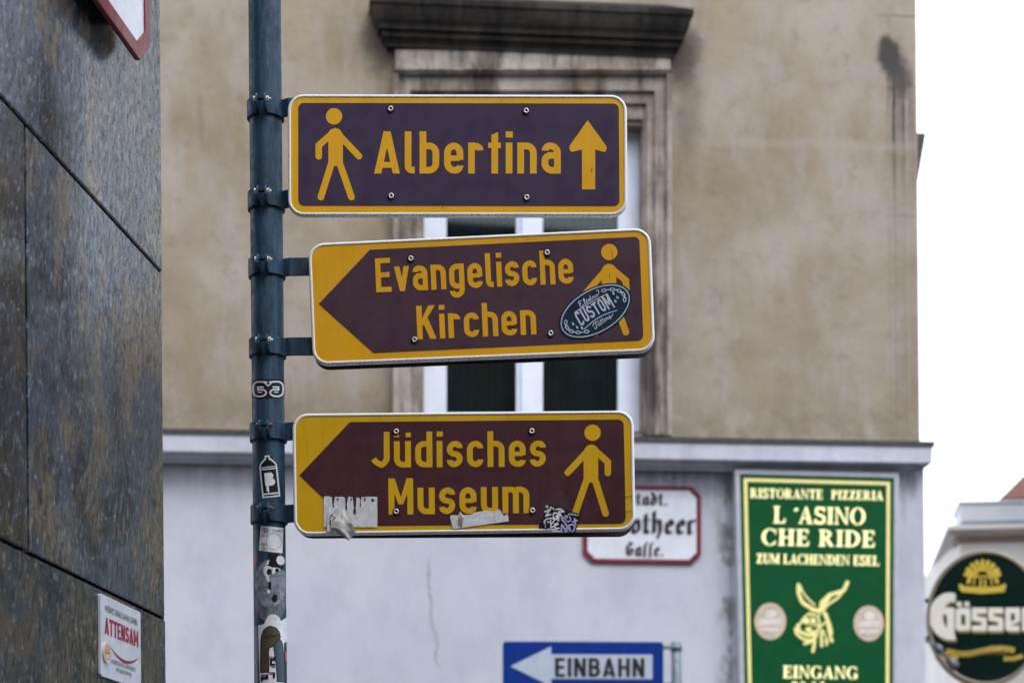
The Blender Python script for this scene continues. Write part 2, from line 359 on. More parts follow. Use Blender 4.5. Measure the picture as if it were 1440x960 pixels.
# ---------------------------------------------------------------- materials
class Nt:
    def __init__(s, name):
        s.m = bpy.data.materials.new(name); s.m.use_nodes = True; s.t = s.m.node_tree
        s.bsdf = next(n for n in s.t.nodes if n.type == 'BSDF_PRINCIPLED'); s.co = None
    def n(s, typ, **kw):
        nd = s.t.nodes.new(typ)
        for k, v in kw.items(): setattr(nd, k, v)
        return nd
    def put(s, sock, v):
        if isinstance(v, bpy.types.NodeSocket): s.t.links.new(v, sock)
        elif v is not None:
            try: sock.default_value = v
            except Exception: sock.default_value = tuple(v) + (1,)
    def coord(s):
        if s.co is None: s.co = s.n('ShaderNodeTexCoord').outputs['Object']
        return s.co
    def xyz(s):
        nd = s.n('ShaderNodeSeparateXYZ'); s.put(nd.inputs[0], s.coord()); return nd.outputs
    def math(s, op, a, b=None, c=None, clamp=False):
        nd = s.n('ShaderNodeMath', operation=op, use_clamp=clamp)
        for i, v in enumerate((a, b, c)): s.put(nd.inputs[i], v)
        return nd.outputs[0]
    def mapping(s, sc=(1, 1, 1), loc=(0, 0, 0), rot=(0, 0, 0)):
        nd = s.n('ShaderNodeMapping'); s.put(nd.inputs[0], s.coord()); nd.inputs['Scale'].default_value = sc
        nd.inputs['Location'].default_value = loc; nd.inputs['Rotation'].default_value = rot; return nd.outputs[0]
    def noise(s, scale, detail=4, rough=.55, vec=None, dist=0.0):
        nd = s.n('ShaderNodeTexNoise'); s.put(nd.inputs['Vector'], vec or s.coord())
        nd.inputs['Scale'].default_value = scale; nd.inputs['Detail'].default_value = detail
        nd.inputs['Roughness'].default_value = rough; nd.inputs['Distortion'].default_value = dist; return nd.outputs['Fac']
    def ramp(s, f, p0, p1, v0=0.0, v1=1.0):
        nd = s.n('ShaderNodeMapRange', interpolation_type='SMOOTHSTEP'); s.put(nd.inputs[0], f)
        for i, v in enumerate((p0, p1, v0, v1)): nd.inputs[i + 1].default_value = v
        return nd.outputs[0]
    def mix(s, f, a, b, mode='MIX'):
        nd = s.n('ShaderNodeMix', data_type='RGBA', blend_type=mode); s.put(nd.inputs[0], f)
        for i, v in ((6, a), (7, b)):
            if isinstance(v, bpy.types.NodeSocket): s.t.links.new(v, nd.inputs[i])
            else: nd.inputs[i].default_value = tuple(v[:3]) + (1,)
        return nd.outputs[2]
    def bump(s, h, dist, strength=1.0):
        nd = s.n('ShaderNodeBump'); s.put(nd.inputs['Height'], h); nd.inputs['Distance'].default_value = dist; nd.inputs['Strength'].default_value = strength
        s.t.links.new(nd.outputs[0], s.bsdf.inputs['Normal'])
    def out(s, col=None, rough=None, metal=None, spec=None, coat=None):
        for k, v in (('Base Color', col), ('Roughness', rough), ('Metallic', metal), ('Specular IOR Level', spec), ('Coat Weight', coat)):
            if v is None: continue
            if k == 'Base Color' and not isinstance(v, bpy.types.NodeSocket): v = tuple(v[:3]) + (1,)
            s.put(s.bsdf.inputs[k], v)
        return s.m
def simple(name, col, rough=.5, metal=0.0, var=.12, scale=14, spec=.5, bump=0.0, glow=0.0):
    k = Nt(name); f = k.noise(scale, 5, .6)
    lo = tuple(c * (1 - var) for c in col); hi = tuple(min(1, c * (1 + var)) for c in col)
    c = k.mix(k.ramp(f, .3, .7), lo, hi)
    if bump: k.bump(k.noise(scale * 6, 4), bump)
    if glow: k.put(k.bsdf.inputs['Emission Color'], c); k.bsdf.inputs['Emission Strength'].default_value = glow
    return k.out(c, k.ramp(k.noise(scale * 2.3, 3), .3, .7, rough * .85, min(1, rough * 1.15)), metal, spec)

def sign_film(name, col, grime=(.05, .04, .04), amt=.35, rough=.45):
    """retro-reflective sheeting with rain streaks, specks and faint blotches"""
    k = Nt(name)
    st = k.ramp(k.noise(9, 5, .65, k.mapping((9, 1, .7))), .50, .78, 0, amt)
    sp = k.ramp(k.noise(260, 2, .5), .66, .76, 0, .6)
    bl = k.ramp(k.noise(5, 4, .6), .3, .75)
    c = k.mix(k.math('MULTIPLY', bl, amt), col, tuple(x * .72 for x in col))
    c = k.mix(st, c, tuple(x * .55 + g * .5 for x, g in zip(col, grime)))
    c = k.mix(sp, c, tuple(x * .4 for x in col))
    c = k.mix(k.ramp(k.noise(16, 7, .75, k.mapping((1, 1, 1), (5, 2, 1))), .60, .74, 0, amt), c, tuple(x * .5 for x in col))
    c = k.mix(k.ramp(k.noise(30, 6, .7, k.mapping((6, 1, .25), (2, 0, 3))), .62, .76, 0, .22), c, (.20, .18, .20))
    k.bump(k.noise(420, 2), .00006)
    return k.out(c, k.ramp(k.noise(22, 4), .3, .7, rough * .8, rough * 1.3), 0, .28)
def white_rim(name, col=(.86, .87, .88)):
    k = Nt(name)
    sp = k.ramp(k.noise(260, 3, .65), .52, .60, 0, .85)
    big = k.ramp(k.noise(14, 4), .35, .6, .35, 1)
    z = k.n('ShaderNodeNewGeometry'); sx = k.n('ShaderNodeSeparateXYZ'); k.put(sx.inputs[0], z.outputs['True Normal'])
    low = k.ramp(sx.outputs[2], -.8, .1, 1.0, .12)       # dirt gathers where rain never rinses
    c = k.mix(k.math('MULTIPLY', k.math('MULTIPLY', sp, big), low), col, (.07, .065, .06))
    return k.out(c, .42, 0, .5)
def pole_paint(name, col):
    k = Nt(name)
    st = k.noise(11, 6, .65, k.mapping((5, 5, .8)))
    c = k.mix(k.ramp(st, .38, .72), tuple(x * .62 for x in col), tuple(x * 1.55 + .006 for x in col))
    pit = k.ramp(k.noise(95, 5, .7), .60, .74, 0, .55)
    c = k.mix(pit, c, (.10, .135, .16))
    rust = k.ramp(k.noise(38, 6, .7), .66, .76, 0, .5)
    c = k.mix(rust, c, (.035, .025, .02))
    k.bump(k.noise(160, 4), .0006)
    return k.out(c, k.ramp(k.noise(45, 4), .3, .7, .40, .68), .0, .30)

M = {}
M['yellow_a'] = sign_film('yellow_film_a', (.86, .44, .011))
M['yellow_b'] = sign_film('yellow_film_b', (.78, .385, .006))
M['yellow_c'] = sign_film('yellow_film_c', (.70, .395, .004), amt=.5)
M['brown_a'] = sign_film('brown_film_a', (.052, .032, .076))
M['brown_b'] = sign_film('brown_film_b', (.066, .030, .049))
M['brown_c'] = sign_film('brown_film_c', (.068, .023, .031), (.06, .05, .06), .55, .36)
M['rim'] = white_rim('painted_rim')
M['back'] = simple('weathered_aluminium', (.045, .040, .036), .7, .1, .3, 30)
M['pole'] = pole_paint('blue_grey_paint', (.014, .045, .084))
M['clamp'] = pole_paint('blue_grey_clamp', (.016, .050, .094))
M['steel'] = simple('zinc_bolt', (.72, .71, .69), .38, .55, .2, 60)
M['rubber_and_gap'] = simple('black_washer_and_gap', (.006, .006, .006), .8, spec=.15)  # washers and spacers, also the painted dark of rivet holes and bolt gaps
M['rust'] = simple('rusty_bolt', (.16, .125, .095), .6, .5, .5, 120)
M['black'] = simple('black_print', (.006, .006, .008), .5, var=.3, spec=.22)
M['white_vinyl'] = simple('white_vinyl', (.66, .68, .73), .45, var=.08, scale=40)
M['grey_vinyl'] = simple('faded_print', (.25, .25, .27), .5, var=.4, scale=160)
M['navy'] = simple('navy_vinyl', (.004, .022, .048), .45, var=.3, scale=60, spec=.25)
M['pale_ink'] = simple('pale_blue_ink', (.52, .60, .74), .45, var=.1)
M['lilac_ink'] = simple('lilac_ink', (.44, .40, .72), .45, var=.25, scale=80)
def paper(name, col):
    k = Nt(name); f = k.noise(90, 6, .7); g = k.ramp(k.noise(120, 5, .7, k.mapping((1, 1, .3))), .55, .72, 0, .6)
    c = k.mix(k.ramp(f, .35, .7), tuple(x * .78 for x in col), col); c = k.mix(g, c, tuple(x * .45 for x in col))
    k.bump(k.noise(140, 5, .7), .0008); return k.out(c, .85, 0, .3)
M['paper'] = paper('torn_paper', (.74, .75, .80))
M['paper_back'] = paper('curled_paper', (.58, .57, .55))

# slate cladding
def slate():
    k = Nt('polished_slate'); k.bsdf.inputs['Specular Tint'].default_value = (.74, .87, 1, 1)  # reflection tinted blue to carry the colour of the sky's sheen
    at_ = k.n('ShaderNodeAttribute', attribute_name='slab'); slab = at_.outputs['Fac']
    off = k.n('ShaderNodeCombineXYZ'); k.put(off.inputs[0], k.math('MULTIPLY', slab, 17.0)); k.put(off.inputs[2], k.math('MULTIPLY', slab, 9.0))
    va = k.n('ShaderNodeVectorMath', operation='ADD'); k.put(va.inputs[0], k.mapping((1, 1, 1), rot=(0, R(-16), 0))); k.put(va.inputs[1], off.outputs[0]); V = va.outputs[0]
    def mp(sc):
        nd = k.n('ShaderNodeMapping'); k.put(nd.inputs[0], V); nd.inputs['Scale'].default_value = sc; return nd.outputs[0]
    fib = k.noise(15, 8, .74, mp((1.2, 1, .50)), .15)
    fine = k.noise(36, 5, .72, mp((1.1, 1, .62)))
    mid = k.noise(4.2, 8, .70, mp((.8, 1, .8)), .35)
    big = k.noise(1.7, 5, .6, mp((.8, 1, .9)))
    c = k.mix(k.ramp(mid, .40, .60), (.0022, .0055, .0125), (.042, .064, .092))
    c = k.mix(k.ramp(fib, .50, .62, 0, .6), c, (.078, .098, .112))
    och = k.math('MULTIPLY', k.math('MULTIPLY', k.ramp(k.noise(3.4, 8, .74, mp((.9, 1, .55)), .5), .46, .55), k.ramp(big, .36, .52)), k.ramp(fine, .36, .56, .25, 1))
    c = k.mix(k.math('MULTIPLY', och, .85), c, (.150, .105, .052))
    c = k.mix(k.ramp(fine, .56, .68, 0, .55), c, (.19, .22, .25)); c = k.mix(k.ramp(fine, .46, .36, 0, .7), c, (.003, .005, .009))
    lay = k.ramp(k.math('ABSOLUTE', k.math('SUBTRACT', k.noise(2.2, 6, .7, mp((1.3, 1, .35)), .4), .5)), 0, .008, .6, 0)
    c = k.mix(lay, c, (.004, .005, .007))
    tint = k.ramp(k.math('FRACT', k.math('MULTIPLY', slab, 7.31)), 0, 1, .5, 1.1)
    hs = k.n('ShaderNodeVectorMath', operation='SCALE'); k.put(hs.inputs[0], c); k.put(hs.inputs[3], tint); c = hs.outputs[0]
    fl = k.noise(70, 6, .8, mp((1.0, 1, .50)))
    c = k.mix(k.ramp(fl, .545, .62, 0, .75), c, (.22, .26, .31)); c = k.mix(k.ramp(fl, .47, .39, 0, .75), c, (.003, .0045, .008))
    k.bump(k.math('ADD', k.math('MULTIPLY', fib, .5), k.math('ADD', k.math('MULTIPLY', fine, .35), k.math('MULTIPLY', fl, .35))), .0022, .6)
    return k.out(c, k.math('ADD', k.ramp(fl, .42, .60, .20, .02), k.ramp(fine, .40, .62, .12, .05)), 0, .62)
M['slate'] = slate()
M['slate_gap'] = simple('dark_joint_backing', (.010, .011, .013), .9)  # near-black backing that shows through the slab joints
M['red_paint'] = simple('red_enamel', (.16, .010, .018), .35, var=.25, scale=20)
M['white_enamel'] = simple('white_enamel', (.66, .68, .74), .28, var=.07, scale=6)

# ================================================================ SETTING: streets
FAC_YAW = R(6.0)
KF = 1.32
FAC = Frame((0, 10.0 * KF, 0), FAC_YAW, KF)
def struct(o): o['kind'] = 'structure'; return o
def ground_mat(name, col, scale, bump):
    k = Nt(name); c = k.mix(k.ramp(k.noise(scale, 6, .7), .3, .7), tuple(x * .7 for x in col), tuple(x * 1.25 for x in col))
    c = k.mix(k.ramp(k.noise(.7, 5), .45, .7, 0, .35), c, tuple(x * .6 for x in col)); k.bump(k.noise(scale * 3, 4), bump); return k.out(c, .85)
M['asphalt'] = ground_mat('asphalt', (.055, .055, .058), 60, .004)
M['paving'] = ground_mat('stone_paving', (.26, .25, .235), 14, .003)
M['kerb'] = ground_mat('granite_kerb', (.30, .29, .28), 50, .002)
m = MB(); m.box(-150, 150, -150, 250, -.4, 0); struct(m.build('road', M['asphalt']))

# ================================================================ facade of the corner building
def fpx(x, y, n=0.0): return FAC.px(x, y, n)
S_COR = fpx(1293.5, 600)[0]                 # right-hand corner of the upper wall
Z_LED = fpx(760, 614, .03)[1]
fac = thing('corner_building', 'weathered beige plaster corner house with pale lower storey, hooded window and white casement', 'building', FAC)
def plaster_upper():
    k = Nt('beige_plaster'); X, Y, Z = k.xyz()
    b = k.noise(1.1, 6, .62, None, .4); f = k.noise(7, 7, .68); s_ = k.noise(2.6, 6, .65, k.mapping((1.7, 1, .55)))
    c = k.mix(k.ramp(b, .30, .70), (.250, .197, .132), (.368, .315, .258))
    c = k.mix(k.ramp(s_, .46, .68, 0, .6), c, (.365, .328, .305))
    c = k.mix(k.ramp(f, .50, .70, 0, .45), c, (.195, .155, .108)); c = k.mix(k.ramp(k.noise(48, 4, .75), .55, .72, 0, .45), c, (.17, .14, .105))
    warm = k.ramp(k.noise(1.7, 5, .6, k.mapping((1.2, 1, .5), (3, 0, 7))), .50, .72, 0, .55)
    c = k.mix(warm, c, (.33, .262, .182))
    def blob(px, py, rx, ry, amt, soft=.75, nz_=.55, sc=5.0):
        a, z = fpx(px, py)
        dx = k.math('DIVIDE', k.math('SUBTRACT', X, a), rx * .00378 * KF); dz = k.math('DIVIDE', k.math('SUBTRACT', Z, z), ry * .00378 * KF)
        d = k.math('SQRT', k.math('ADD', k.math('MULTIPLY', dx, dx), k.math('MULTIPLY', dz, dz)))
        d = k.math('ADD', d, k.math('MULTIPLY', k.math('SUBTRACT', k.noise(sc, 6, .7), .5), nz_ * 3.6))
        return k.ramp(d, soft * .35, 1.25, amt, 0)
    # soot below the ends of the hood, grime above the string course
    for a in ((955, 78, 34, 56, .8), (542, 62, 34, 56, .7), (968, 140, 24, 100, .35), (540, 130, 16, 90, .25)):
        c = k.mix(blob(*a), c, (.075, .062, .050))
    # black splash near the corner with its runs
    c = k.mix(blob(1254, 82, 21, 30, 1.0, 1.6, .45, 9), c, (.060, .055, .050)); c = k.mix(blob(1245, 64, 13, 15, .95, 1.5, .4, 12), c, (.060, .055, .05)); c = k.mix(blob(1266, 112, 19, 30, .85, 1.0, .5, 12), c, (.07, .062, .056))
    wob = k.math('MULTIPLY', k.math('SUBTRACT', k.noise(1.2, 3), .5), .035)
    Xw = k.math('ADD', X, wob)
    zt = fpx(1255, 100)[1]
    for px, wd, y1, am in ((1249, 2.2, 175, .5), (1257, 3.0, 330, .85), (1264, 2.0, 250, .6), (1270, 3.0, 290, .75), (1279, 2.4, 230, .55), (1284, 2.0, 330, .4)):
        a, z = fpx(px, 140); zb = fpx(px, y1)[1]
        d = k.math('ABSOLUTE', k.math('SUBTRACT', Xw, a))
        l = k.math('MULTIPLY', k.ramp(d, wd * .0024, wd * .0075, min(1, am * 1.2), 0), k.math('MULTIPLY', k.ramp(Z, zb, zt - .2, .2, 1), k.ramp(Z, zt - .05, zt + .1, 1, 0)))
        c = k.mix(k.math('MULTIPLY', l, k.ramp(k.noise(9, 4), .25, .6, .45, 1)), c, (.070, .060, .053))
    # pale horizontal patching seam and cracks
    zs = fpx(1100, 201)[1]
    d = k.math('ABSOLUTE', k.math('ADD', k.math('SUBTRACT', Z, zs), k.math('MULTIPLY', k.math('SUBTRACT', k.noise(1.5, 3), .5), .12)))
    xs = fpx(955, 200)[0]
    c = k.mix(k.math('MULTIPLY', k.ramp(d, .006, .05, .20, 0), k.ramp(X, xs, xs + .15, 0, 1)), c, (.41, .375, .34))
    for pts, am in (((1235, 300, 1294, 306), .3), ((1225, 20, 1290, 24), .6), ((1090, 322, 1210, 300), .12)):
        (a0, z0), (a1, z1) = fpx(pts[0], pts[1]), fpx(pts[2], pts[3])
        zz = k.math('MULTIPLY_ADD', k.math('SUBTRACT', X, a0), (z1 - z0) / (a1 - a0), z0)
        d = k.math('ABSOLUTE', k.math('ADD', k.math('SUBTRACT', Z, zz), k.math('MULTIPLY', k.math('SUBTRACT', k.noise(5, 4), .5), .06)))
        c = k.mix(k.math('MULTIPLY', k.ramp(d, .003, .011, am, 0), k.ramp(X, a0 - .02, a0 + .15, 0, 1)), c, (.14, .12, .10))
    zl = Z_LED
    c = k.mix(k.math('MULTIPLY', k.ramp(Z, zl + .02, zl + .42, .75, 0), k.ramp(k.noise(6, 5, .65), .32, .62)), c, (.19, .155, .11))
    # damp vertical crack on the left part
    a0, z0 = fpx(283, 150)
    d = k.math('ABSOLUTE', k.math('ADD', k.math('SUBTRACT', X, a0), k.math('MULTIPLY', k.math('SUBTRACT', k.noise(3, 4), .5), .10)))
    c = k.mix(k.math('MULTIPLY', k.ramp(d, .004, .03, .35, 0), k.math('MULTIPLY', k.ramp(Z, z0 - .5, z0 - .1), k.ramp(Z, z0 + .05, z0 + .1, 1, 0))), c, (.16, .14, .12))
    k.bump(k.math('ADD', k.noise(14, 7, .7), k.math('MULTIPLY', k.noise(3, 4), 1.0)), .007, .7)
    return k.out(c, .92, 0, .25)
def plaster_lower():
    k = Nt('pale_lilac_plaster'); X, Y, Z = k.xyz()
    c = k.mix(k.ramp(k.noise(.8, 5, .55), .3, .7), (.46, .47, .54), (.54, .55, .61))
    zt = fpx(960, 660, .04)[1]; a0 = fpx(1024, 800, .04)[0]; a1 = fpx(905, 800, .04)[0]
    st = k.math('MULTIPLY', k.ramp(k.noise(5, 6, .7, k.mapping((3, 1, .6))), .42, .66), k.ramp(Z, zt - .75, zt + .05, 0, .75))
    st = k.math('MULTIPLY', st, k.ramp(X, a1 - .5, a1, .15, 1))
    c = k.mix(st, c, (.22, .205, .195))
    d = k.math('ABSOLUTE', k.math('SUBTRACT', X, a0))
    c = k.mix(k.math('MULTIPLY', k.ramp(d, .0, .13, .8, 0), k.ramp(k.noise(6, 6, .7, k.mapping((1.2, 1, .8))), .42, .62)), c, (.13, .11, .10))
    ac, zc = fpx(608, 860, .04)
    dc = k.math('ABSOLUTE', k.math('ADD', k.math('MULTIPLY_ADD', k.math('SUBTRACT', Z, zc), .12, k.math('SUBTRACT', X, ac)), k.math('MULTIPLY', k.math('SUBTRACT', k.noise(4, 5, .7), .5), .14)))
    c = k.mix(k.math('MULTIPLY', k.ramp(dc, .004, .015, .85, 0), k.math('MULTIPLY', k.ramp(Z, zc + .28, zc + .42, 1, 0), k.ramp(Z, zc - .45, zc - .3))), c, (.30, .30, .34))
    c = k.mix(k.ramp(k.noise(3.2, 7, .7, k.mapping((1, 1, .7))), .46, .66, 0, .45), c, (.40, .405, .47))
    c = k.mix(k.ramp(k.noise(26, 5, .75), .58, .72, 0, .4), c, (.33, .33, .37))
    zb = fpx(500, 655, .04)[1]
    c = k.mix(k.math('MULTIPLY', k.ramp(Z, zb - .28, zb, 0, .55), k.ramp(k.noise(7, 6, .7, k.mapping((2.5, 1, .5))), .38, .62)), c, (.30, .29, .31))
    k.bump(k.noise(11, 6, .7), .006, .6)
    return k.out(c, .88, 0, .25)
def old_stone(name, lo, hi, soot, amt=.6):
    k = Nt(name)
    c = k.mix(k.ramp(k.noise(3, 6, .65, k.mapping((.7, 1, 1.2))), .3, .7), lo, hi)
    c = k.mix(k.ramp(k.noise(2.3, 6, .7, k.mapping((2.4, 1, .45))), .42, .64, 0, amt), c, soot)
    c = k.mix(k.ramp(k.noise(19, 6, .7), .55, .75, 0, .5), c, tuple(x * 1.2 for x in hi)); k.bump(k.noise(22, 6, .7), .008, .7)
    return k.out(c, .9, 0, .25)
M['plaster'] = plaster_upper(); M['lower'] = plaster_lower()
M['architrave'] = old_stone('grey_stone_trim', (.20, .16, .12), (.40, .35, .31), (.055, .045, .038), .9)
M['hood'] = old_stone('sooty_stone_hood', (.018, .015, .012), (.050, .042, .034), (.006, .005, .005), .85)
M['ledge'] = old_stone('painted_ledge', (.50, .515, .59), (.60, .61, .69), (.36, .35, .36), .35)
M['zinc'] = simple('dark_zinc_flashing', (.050, .048, .046), .6, .3, .4, 20)
M['frame'] = simple('white_window_paint', (.70, .75, .86), .4, var=.06, scale=5)
def glass_dark():
    k = Nt('window_glass'); t = k.t
    tr = k.n('ShaderNodeBsdfTransparent'); tr.inputs[0].default_value = (.62, .70, .69, 1)
    gl = k.n('ShaderNodeBsdfGlossy'); gl.inputs['Roughness'].default_value = .03
    fr = k.n('ShaderNodeFresnel'); fr.inputs[0].default_value = 1.5
    mx_ = k.n('ShaderNodeMixShader'); t.links.new(fr.outputs[0], mx_.inputs[0]); t.links.new(tr.outputs[0], mx_.inputs[1]); t.links.new(gl.outputs[0], mx_.inputs[2])
    t.links.new(mx_.outputs[0], next(n for n in t.nodes if n.type == 'OUTPUT_MATERIAL').inputs[0]); return k.m
M['glass'] = glass_dark()
M['room'] = simple('dim_room', (.22, .22, .20), .9)
M['curtain'] = simple('grey_blind', (.17, .19, .20), .9, var=.2, scale=4)

SL = -12.0                                                             # facade runs on behind the slate building
ZTOP = 19.0
wx0, wz1 = fpx(592, 166); wx1, _ = fpx(905, 300); wz0 = fpx(745, 607)[1]
solid(FAC, [rect(SL, Z_LED, S_COR, ZTOP)], 0, -.45, 'upper_wall', M['plaster'], fac, subs=[rect(wx0, wz0, wx1, wz1)], px=False)
# lower storey, slightly proud, and the corner pilaster
SP = fpx(1031, 800, .07)[0]; SC2 = fpx(1300, 700, .07)[0]
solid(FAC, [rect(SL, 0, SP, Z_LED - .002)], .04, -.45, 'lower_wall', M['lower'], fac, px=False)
solid(FAC, [rect(SP + .001, 0, SC2, Z_LED - .002)], .07, -.45, 'corner_pilaster', M['lower'], fac, px=False, bevel=.01)
# rest of the block behind
# hollow room behind the window: shell is built as separate leaves instead of a full block
m = MB()
m.box(S_COR - .40, S_COR, .60, 11, 0, ZTOP); m.box(SL, SL + .3, .60, 11, 0, ZTOP); m.box(SL + .31, S_COR - .41, 10.7, 11, 0, ZTOP)
m.build('side_wall', M['plaster'], fac)
m = MB(); m.box(SL - .3, S_COR + .3, -.4, 11.3, ZTOP + .01, ZTOP + .4); m.build('roof_slab', M['zinc'], fac)
m = MB(); m.box(wx0 - 1.2, wx1 + 1.2, 3.0, 3.1, wz0 - .6, wz1 + .8); m.box(wx0 - 1.2, wx1 + 1.2, .60, 2.99, wz0 - .7, wz0 - .61); m.box(wx0 - 1.2, wx1 + 1.2, .60, 2.99, wz1 + .81, wz1 + .9)
m.box(wx0 - 1.3, wx0 - 1.21, .60, 3.1, wz0 - .6, wz1 + .8); m.box(wx1 + 1.21, wx1 + 1.3, .60, 3.1, wz0 - .6, wz1 + .8)
m.build('room', M['room'], fac)

def sweep(prof, a0, a1, name, mat, parent, lret=True, rret=True, back=0.0, rback=None):
    """moulding: prof rows of (n, z) top to bottom, mitred round its ends"""
    vs, fs = [], []; L = None
    for n, z in prof:
        row = []; n = n * FAC.k
        if lret: row.append((a0 - n, -back, z))
        row.append((a0 - (n if lret else 0), -n, z)); row.append((a1 + (n if rret else 0), -n, z))
        if rret: row.append((a1 + n, -(back if rback is None else rback), z))
        L = len(row); vs += row
    for i in range(len(prof) - 1):
        for j in range(L - 1): a = i * L + j; fs.append((a, a + 1, a + L + 1, a + L))
    m = MB(); m.add(vs, fs); return m.build(name, mat, parent, fix=True)
def prof_px(rows, xref): return [(n, fpx(xref, y, n)[1]) for n, y in rows]
# string course
AL1 = fpx(1312, 622, .185)[0] - .185 * KF
rows = [(.045, 607), (.185, 612.5), (.185, 617), (.184, 619), (.180, 643.5), (.176, 645.5), (.13, 646.5), (.125, 650), (.085, 655), (.085, 660.5), (.072, 661)]
pf = prof_px(rows, 900)
led = sweep(pf[2:], SL, AL1, 'string_course', M['ledge'], fac, lret=False, back=0, rback=-10)
zt0 = pf[2][1]
led2 = sweep([(0.001, zt0 + .045), (.187, zt0 + .016), (.193, zt0 + .016), (.193, zt0 - .016), (.186, zt0 - .016)], SL, AL1, 'ledge_flashing', M['zinc'], fac, lret=False, back=0, rback=-10)

# window surround
def frame_px(o, i, n0, n1, name, mat, parent, **kw):
    return solid(FAC, [rect(o[0], o[1], o[2], o[3])], n0, n1, name, mat, parent, subs=[rect(i[0], i[1], i[2], i[3])], **kw)
sur = MB()
YB = 612
frame_px((553, 96, 945, YB), (560.5, 104, 938, YB + 3), .085, 0.0, '', None, None, mb=sur)
frame_px((559.5, 103, 939, YB), (577, 128, 921, YB + 3), .060, 0.001, '', None, None, mb=sur)
frame_px((576, 127, 922, YB), (592, 146, 909, YB + 3), .040, 0.002, '', None, None, mb=sur)
frame_px((591, 145, 910, YB), (594.5, 168, 904.5, YB + 3), .022, -.16, '', None, None, mb=sur)
solid(FAC, [rect(556, 70, 943, 97)], .05, 0.0, '', None, None, mb=sur)
solid(FAC, [rect(553, 96, 945, 99)], .098, 0.0, '', None, None, mb=sur)
sur.build('window_surround', M['architrave'], fac, bevel=.006)
pf = prof_px([(.02, -1), (.150, 3), (.150, 11), (.142, 14), (.138, 19), (.132, 26), (.122, 34), (.110, 40), (.105, 44), (.105, 47), (.088, 49), (.086, 58), (.072, 62), (.060, 68), (.058, 73), (.0, 74)], 740)
ha0 = fpx(553, 60, .08)[0]; ha1 = fpx(942, 60, .08)[0]
hs = .175
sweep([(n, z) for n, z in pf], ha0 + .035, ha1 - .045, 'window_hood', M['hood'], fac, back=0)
# casement
win = MB()
frame_px((595.5, 176, 904, 607), (628, 205, 869, 580), -.10, -.165, '', None, None, base=-.10, mb=win)
solid(FAC, [rect(733, 200, 763.5, 585)], -.085, -.16, '', None, None, base=-.085, mb=win)
solid(FAC, [rect(726, 200, 733, 585)], -.103, -.16, '', None, None, base=-.10, mb=win)
wo_ = win.build('window_frame', M['frame'], fac, bevel=.006)
for x0, x1 in ((628, 726), (763.5, 869)):
    solid(FAC, [rect(x0 - 3, 202, x1 + 3, 583)], -.125, -.131, 'pane', M['glass'], wo_, base=-.12)
m = MB()
for x0, x1 in ((628, 724), (766, 869)):
    a0, z1 = fpx(x0 + 6, 215, -.3); a1, z0 = fpx(x1 - 6, 600, -.3)
    n_ = 40; vs = []
    for kk in range(n_ + 1):
        a = a0 - .06 + (a1 - a0 + .12) * kk / n_; y = .44 + .018 * math.sin(kk * 1.7) + .01 * math.sin(kk * .6); vs += [(a, y, z0 - .1), (a, y, z1 + .3)]
    m.add(vs, [(2 * q, 2 * q + 2, 2 * q + 3, 2 * q + 1) for q in range(n_)], smooth=True)
m.build('curtain', M['curtain'], fac, fix=False)
# end of a moulding on the side street, seen past the corner
a0, z1 = fpx(1293, 187, -1.0 / KF); _, z0 = fpx(1293, 262, -1.0 / KF)
a1 = fpx(1302, 187, -1.0 / KF)[0]
sm = MB(); ab = fpx(1289.5, 262, -1.0 / KF)[0]
vs = []
for y in (1.0, 2.6):
    vs += [(S_COR + .001, y, z1), (a1, y, z1), (a1 - .004, y, z1 - .03), (max(ab, S_COR + .01), y, z0), (S_COR + .001, y, z0)]
sm.add(vs, [(0, 1, 2, 3, 4), (9, 8, 7, 6, 5)] + [(i, i + 5, (i + 1) % 5 + 5, (i + 1) % 5) for i in range(5)])
sm.build('side_window_hood', M['zinc'], fac)

# ================================================================ slate-clad building at the left
AZ = math.atan((1026 - HX) / FPX)
_p = at_depth(231, 480, 4.42)
SLT = Frame((_p.x, _p.y, 0), math.pi / 2 - AZ)
def lpx(x, y, n=0.0): return SLT.px(x, y, n)
slt = thing('slate_building', 'dark polished slate clad house corner with ochre stained stone slabs', 'building', SLT)
zj1 = lpx(200, 353)[1]; zj2 = lpx(120, 815)[1]; HS = zj1 - zj2; sj = lpx(39, 500)[0]
G = .0035
cl = MB(); vals = []
def slab(s0, s1, z0, z1, v, n=.0):
    b = .003
    vs = [(s0, .03, z0), (s1, .03, z0), (s1, .03, z1), (s0, .03, z1)]
    fr_ = [(s0, -n + b, z0), (s1, -n + b, z0), (s1, -n + b, z1), (s0, -n + b, z1)]
    ft = [(s0 + b, -n, z0 + b), (s1 - b, -n, z0 + b), (s1 - b, -n, z1 - b), (s0 + b, -n, z1 - b)]
    base = len(cl.f)
    cl.add(vs + fr_ + ft, [(8, 9, 10, 11)] + [(4 + i, 4 + (i + 1) % 4, 8 + (i + 1) % 4, 8 + i) for i in range(4)] + [(i, (i + 1) % 4, 4 + (i + 1) % 4, 4 + i) for i in range(4)])
    vals.extend([v] * (len(cl.f) - base))
LW = abs(sj)
kk = 0
for row in range(-4, 8):
    z0 = zj2 + row * HS + G; z1 = zj2 + (row + 1) * HS - G
    xs = [-.016 if row % 2 == 0 else -.010]
    if row % 2 == 0: xs.append(sj)
    else: xs.append(sj * 1.62)
    while xs[-1] > -9: xs.append(xs[-1] - LW)
    for i in range(len(xs) - 1):
        kk += 1; slab(xs[i + 1] + G * 2.2, xs[i] - (G * 2.2 if i else 0), z0, z1, {(1, 0): .13, (0, 0): .10, (0, 1): .005, (-1, 0): .035}.get((row, i), random.random()))
cob = cl.build('stone_cladding', M['slate'], slt, fix=False)
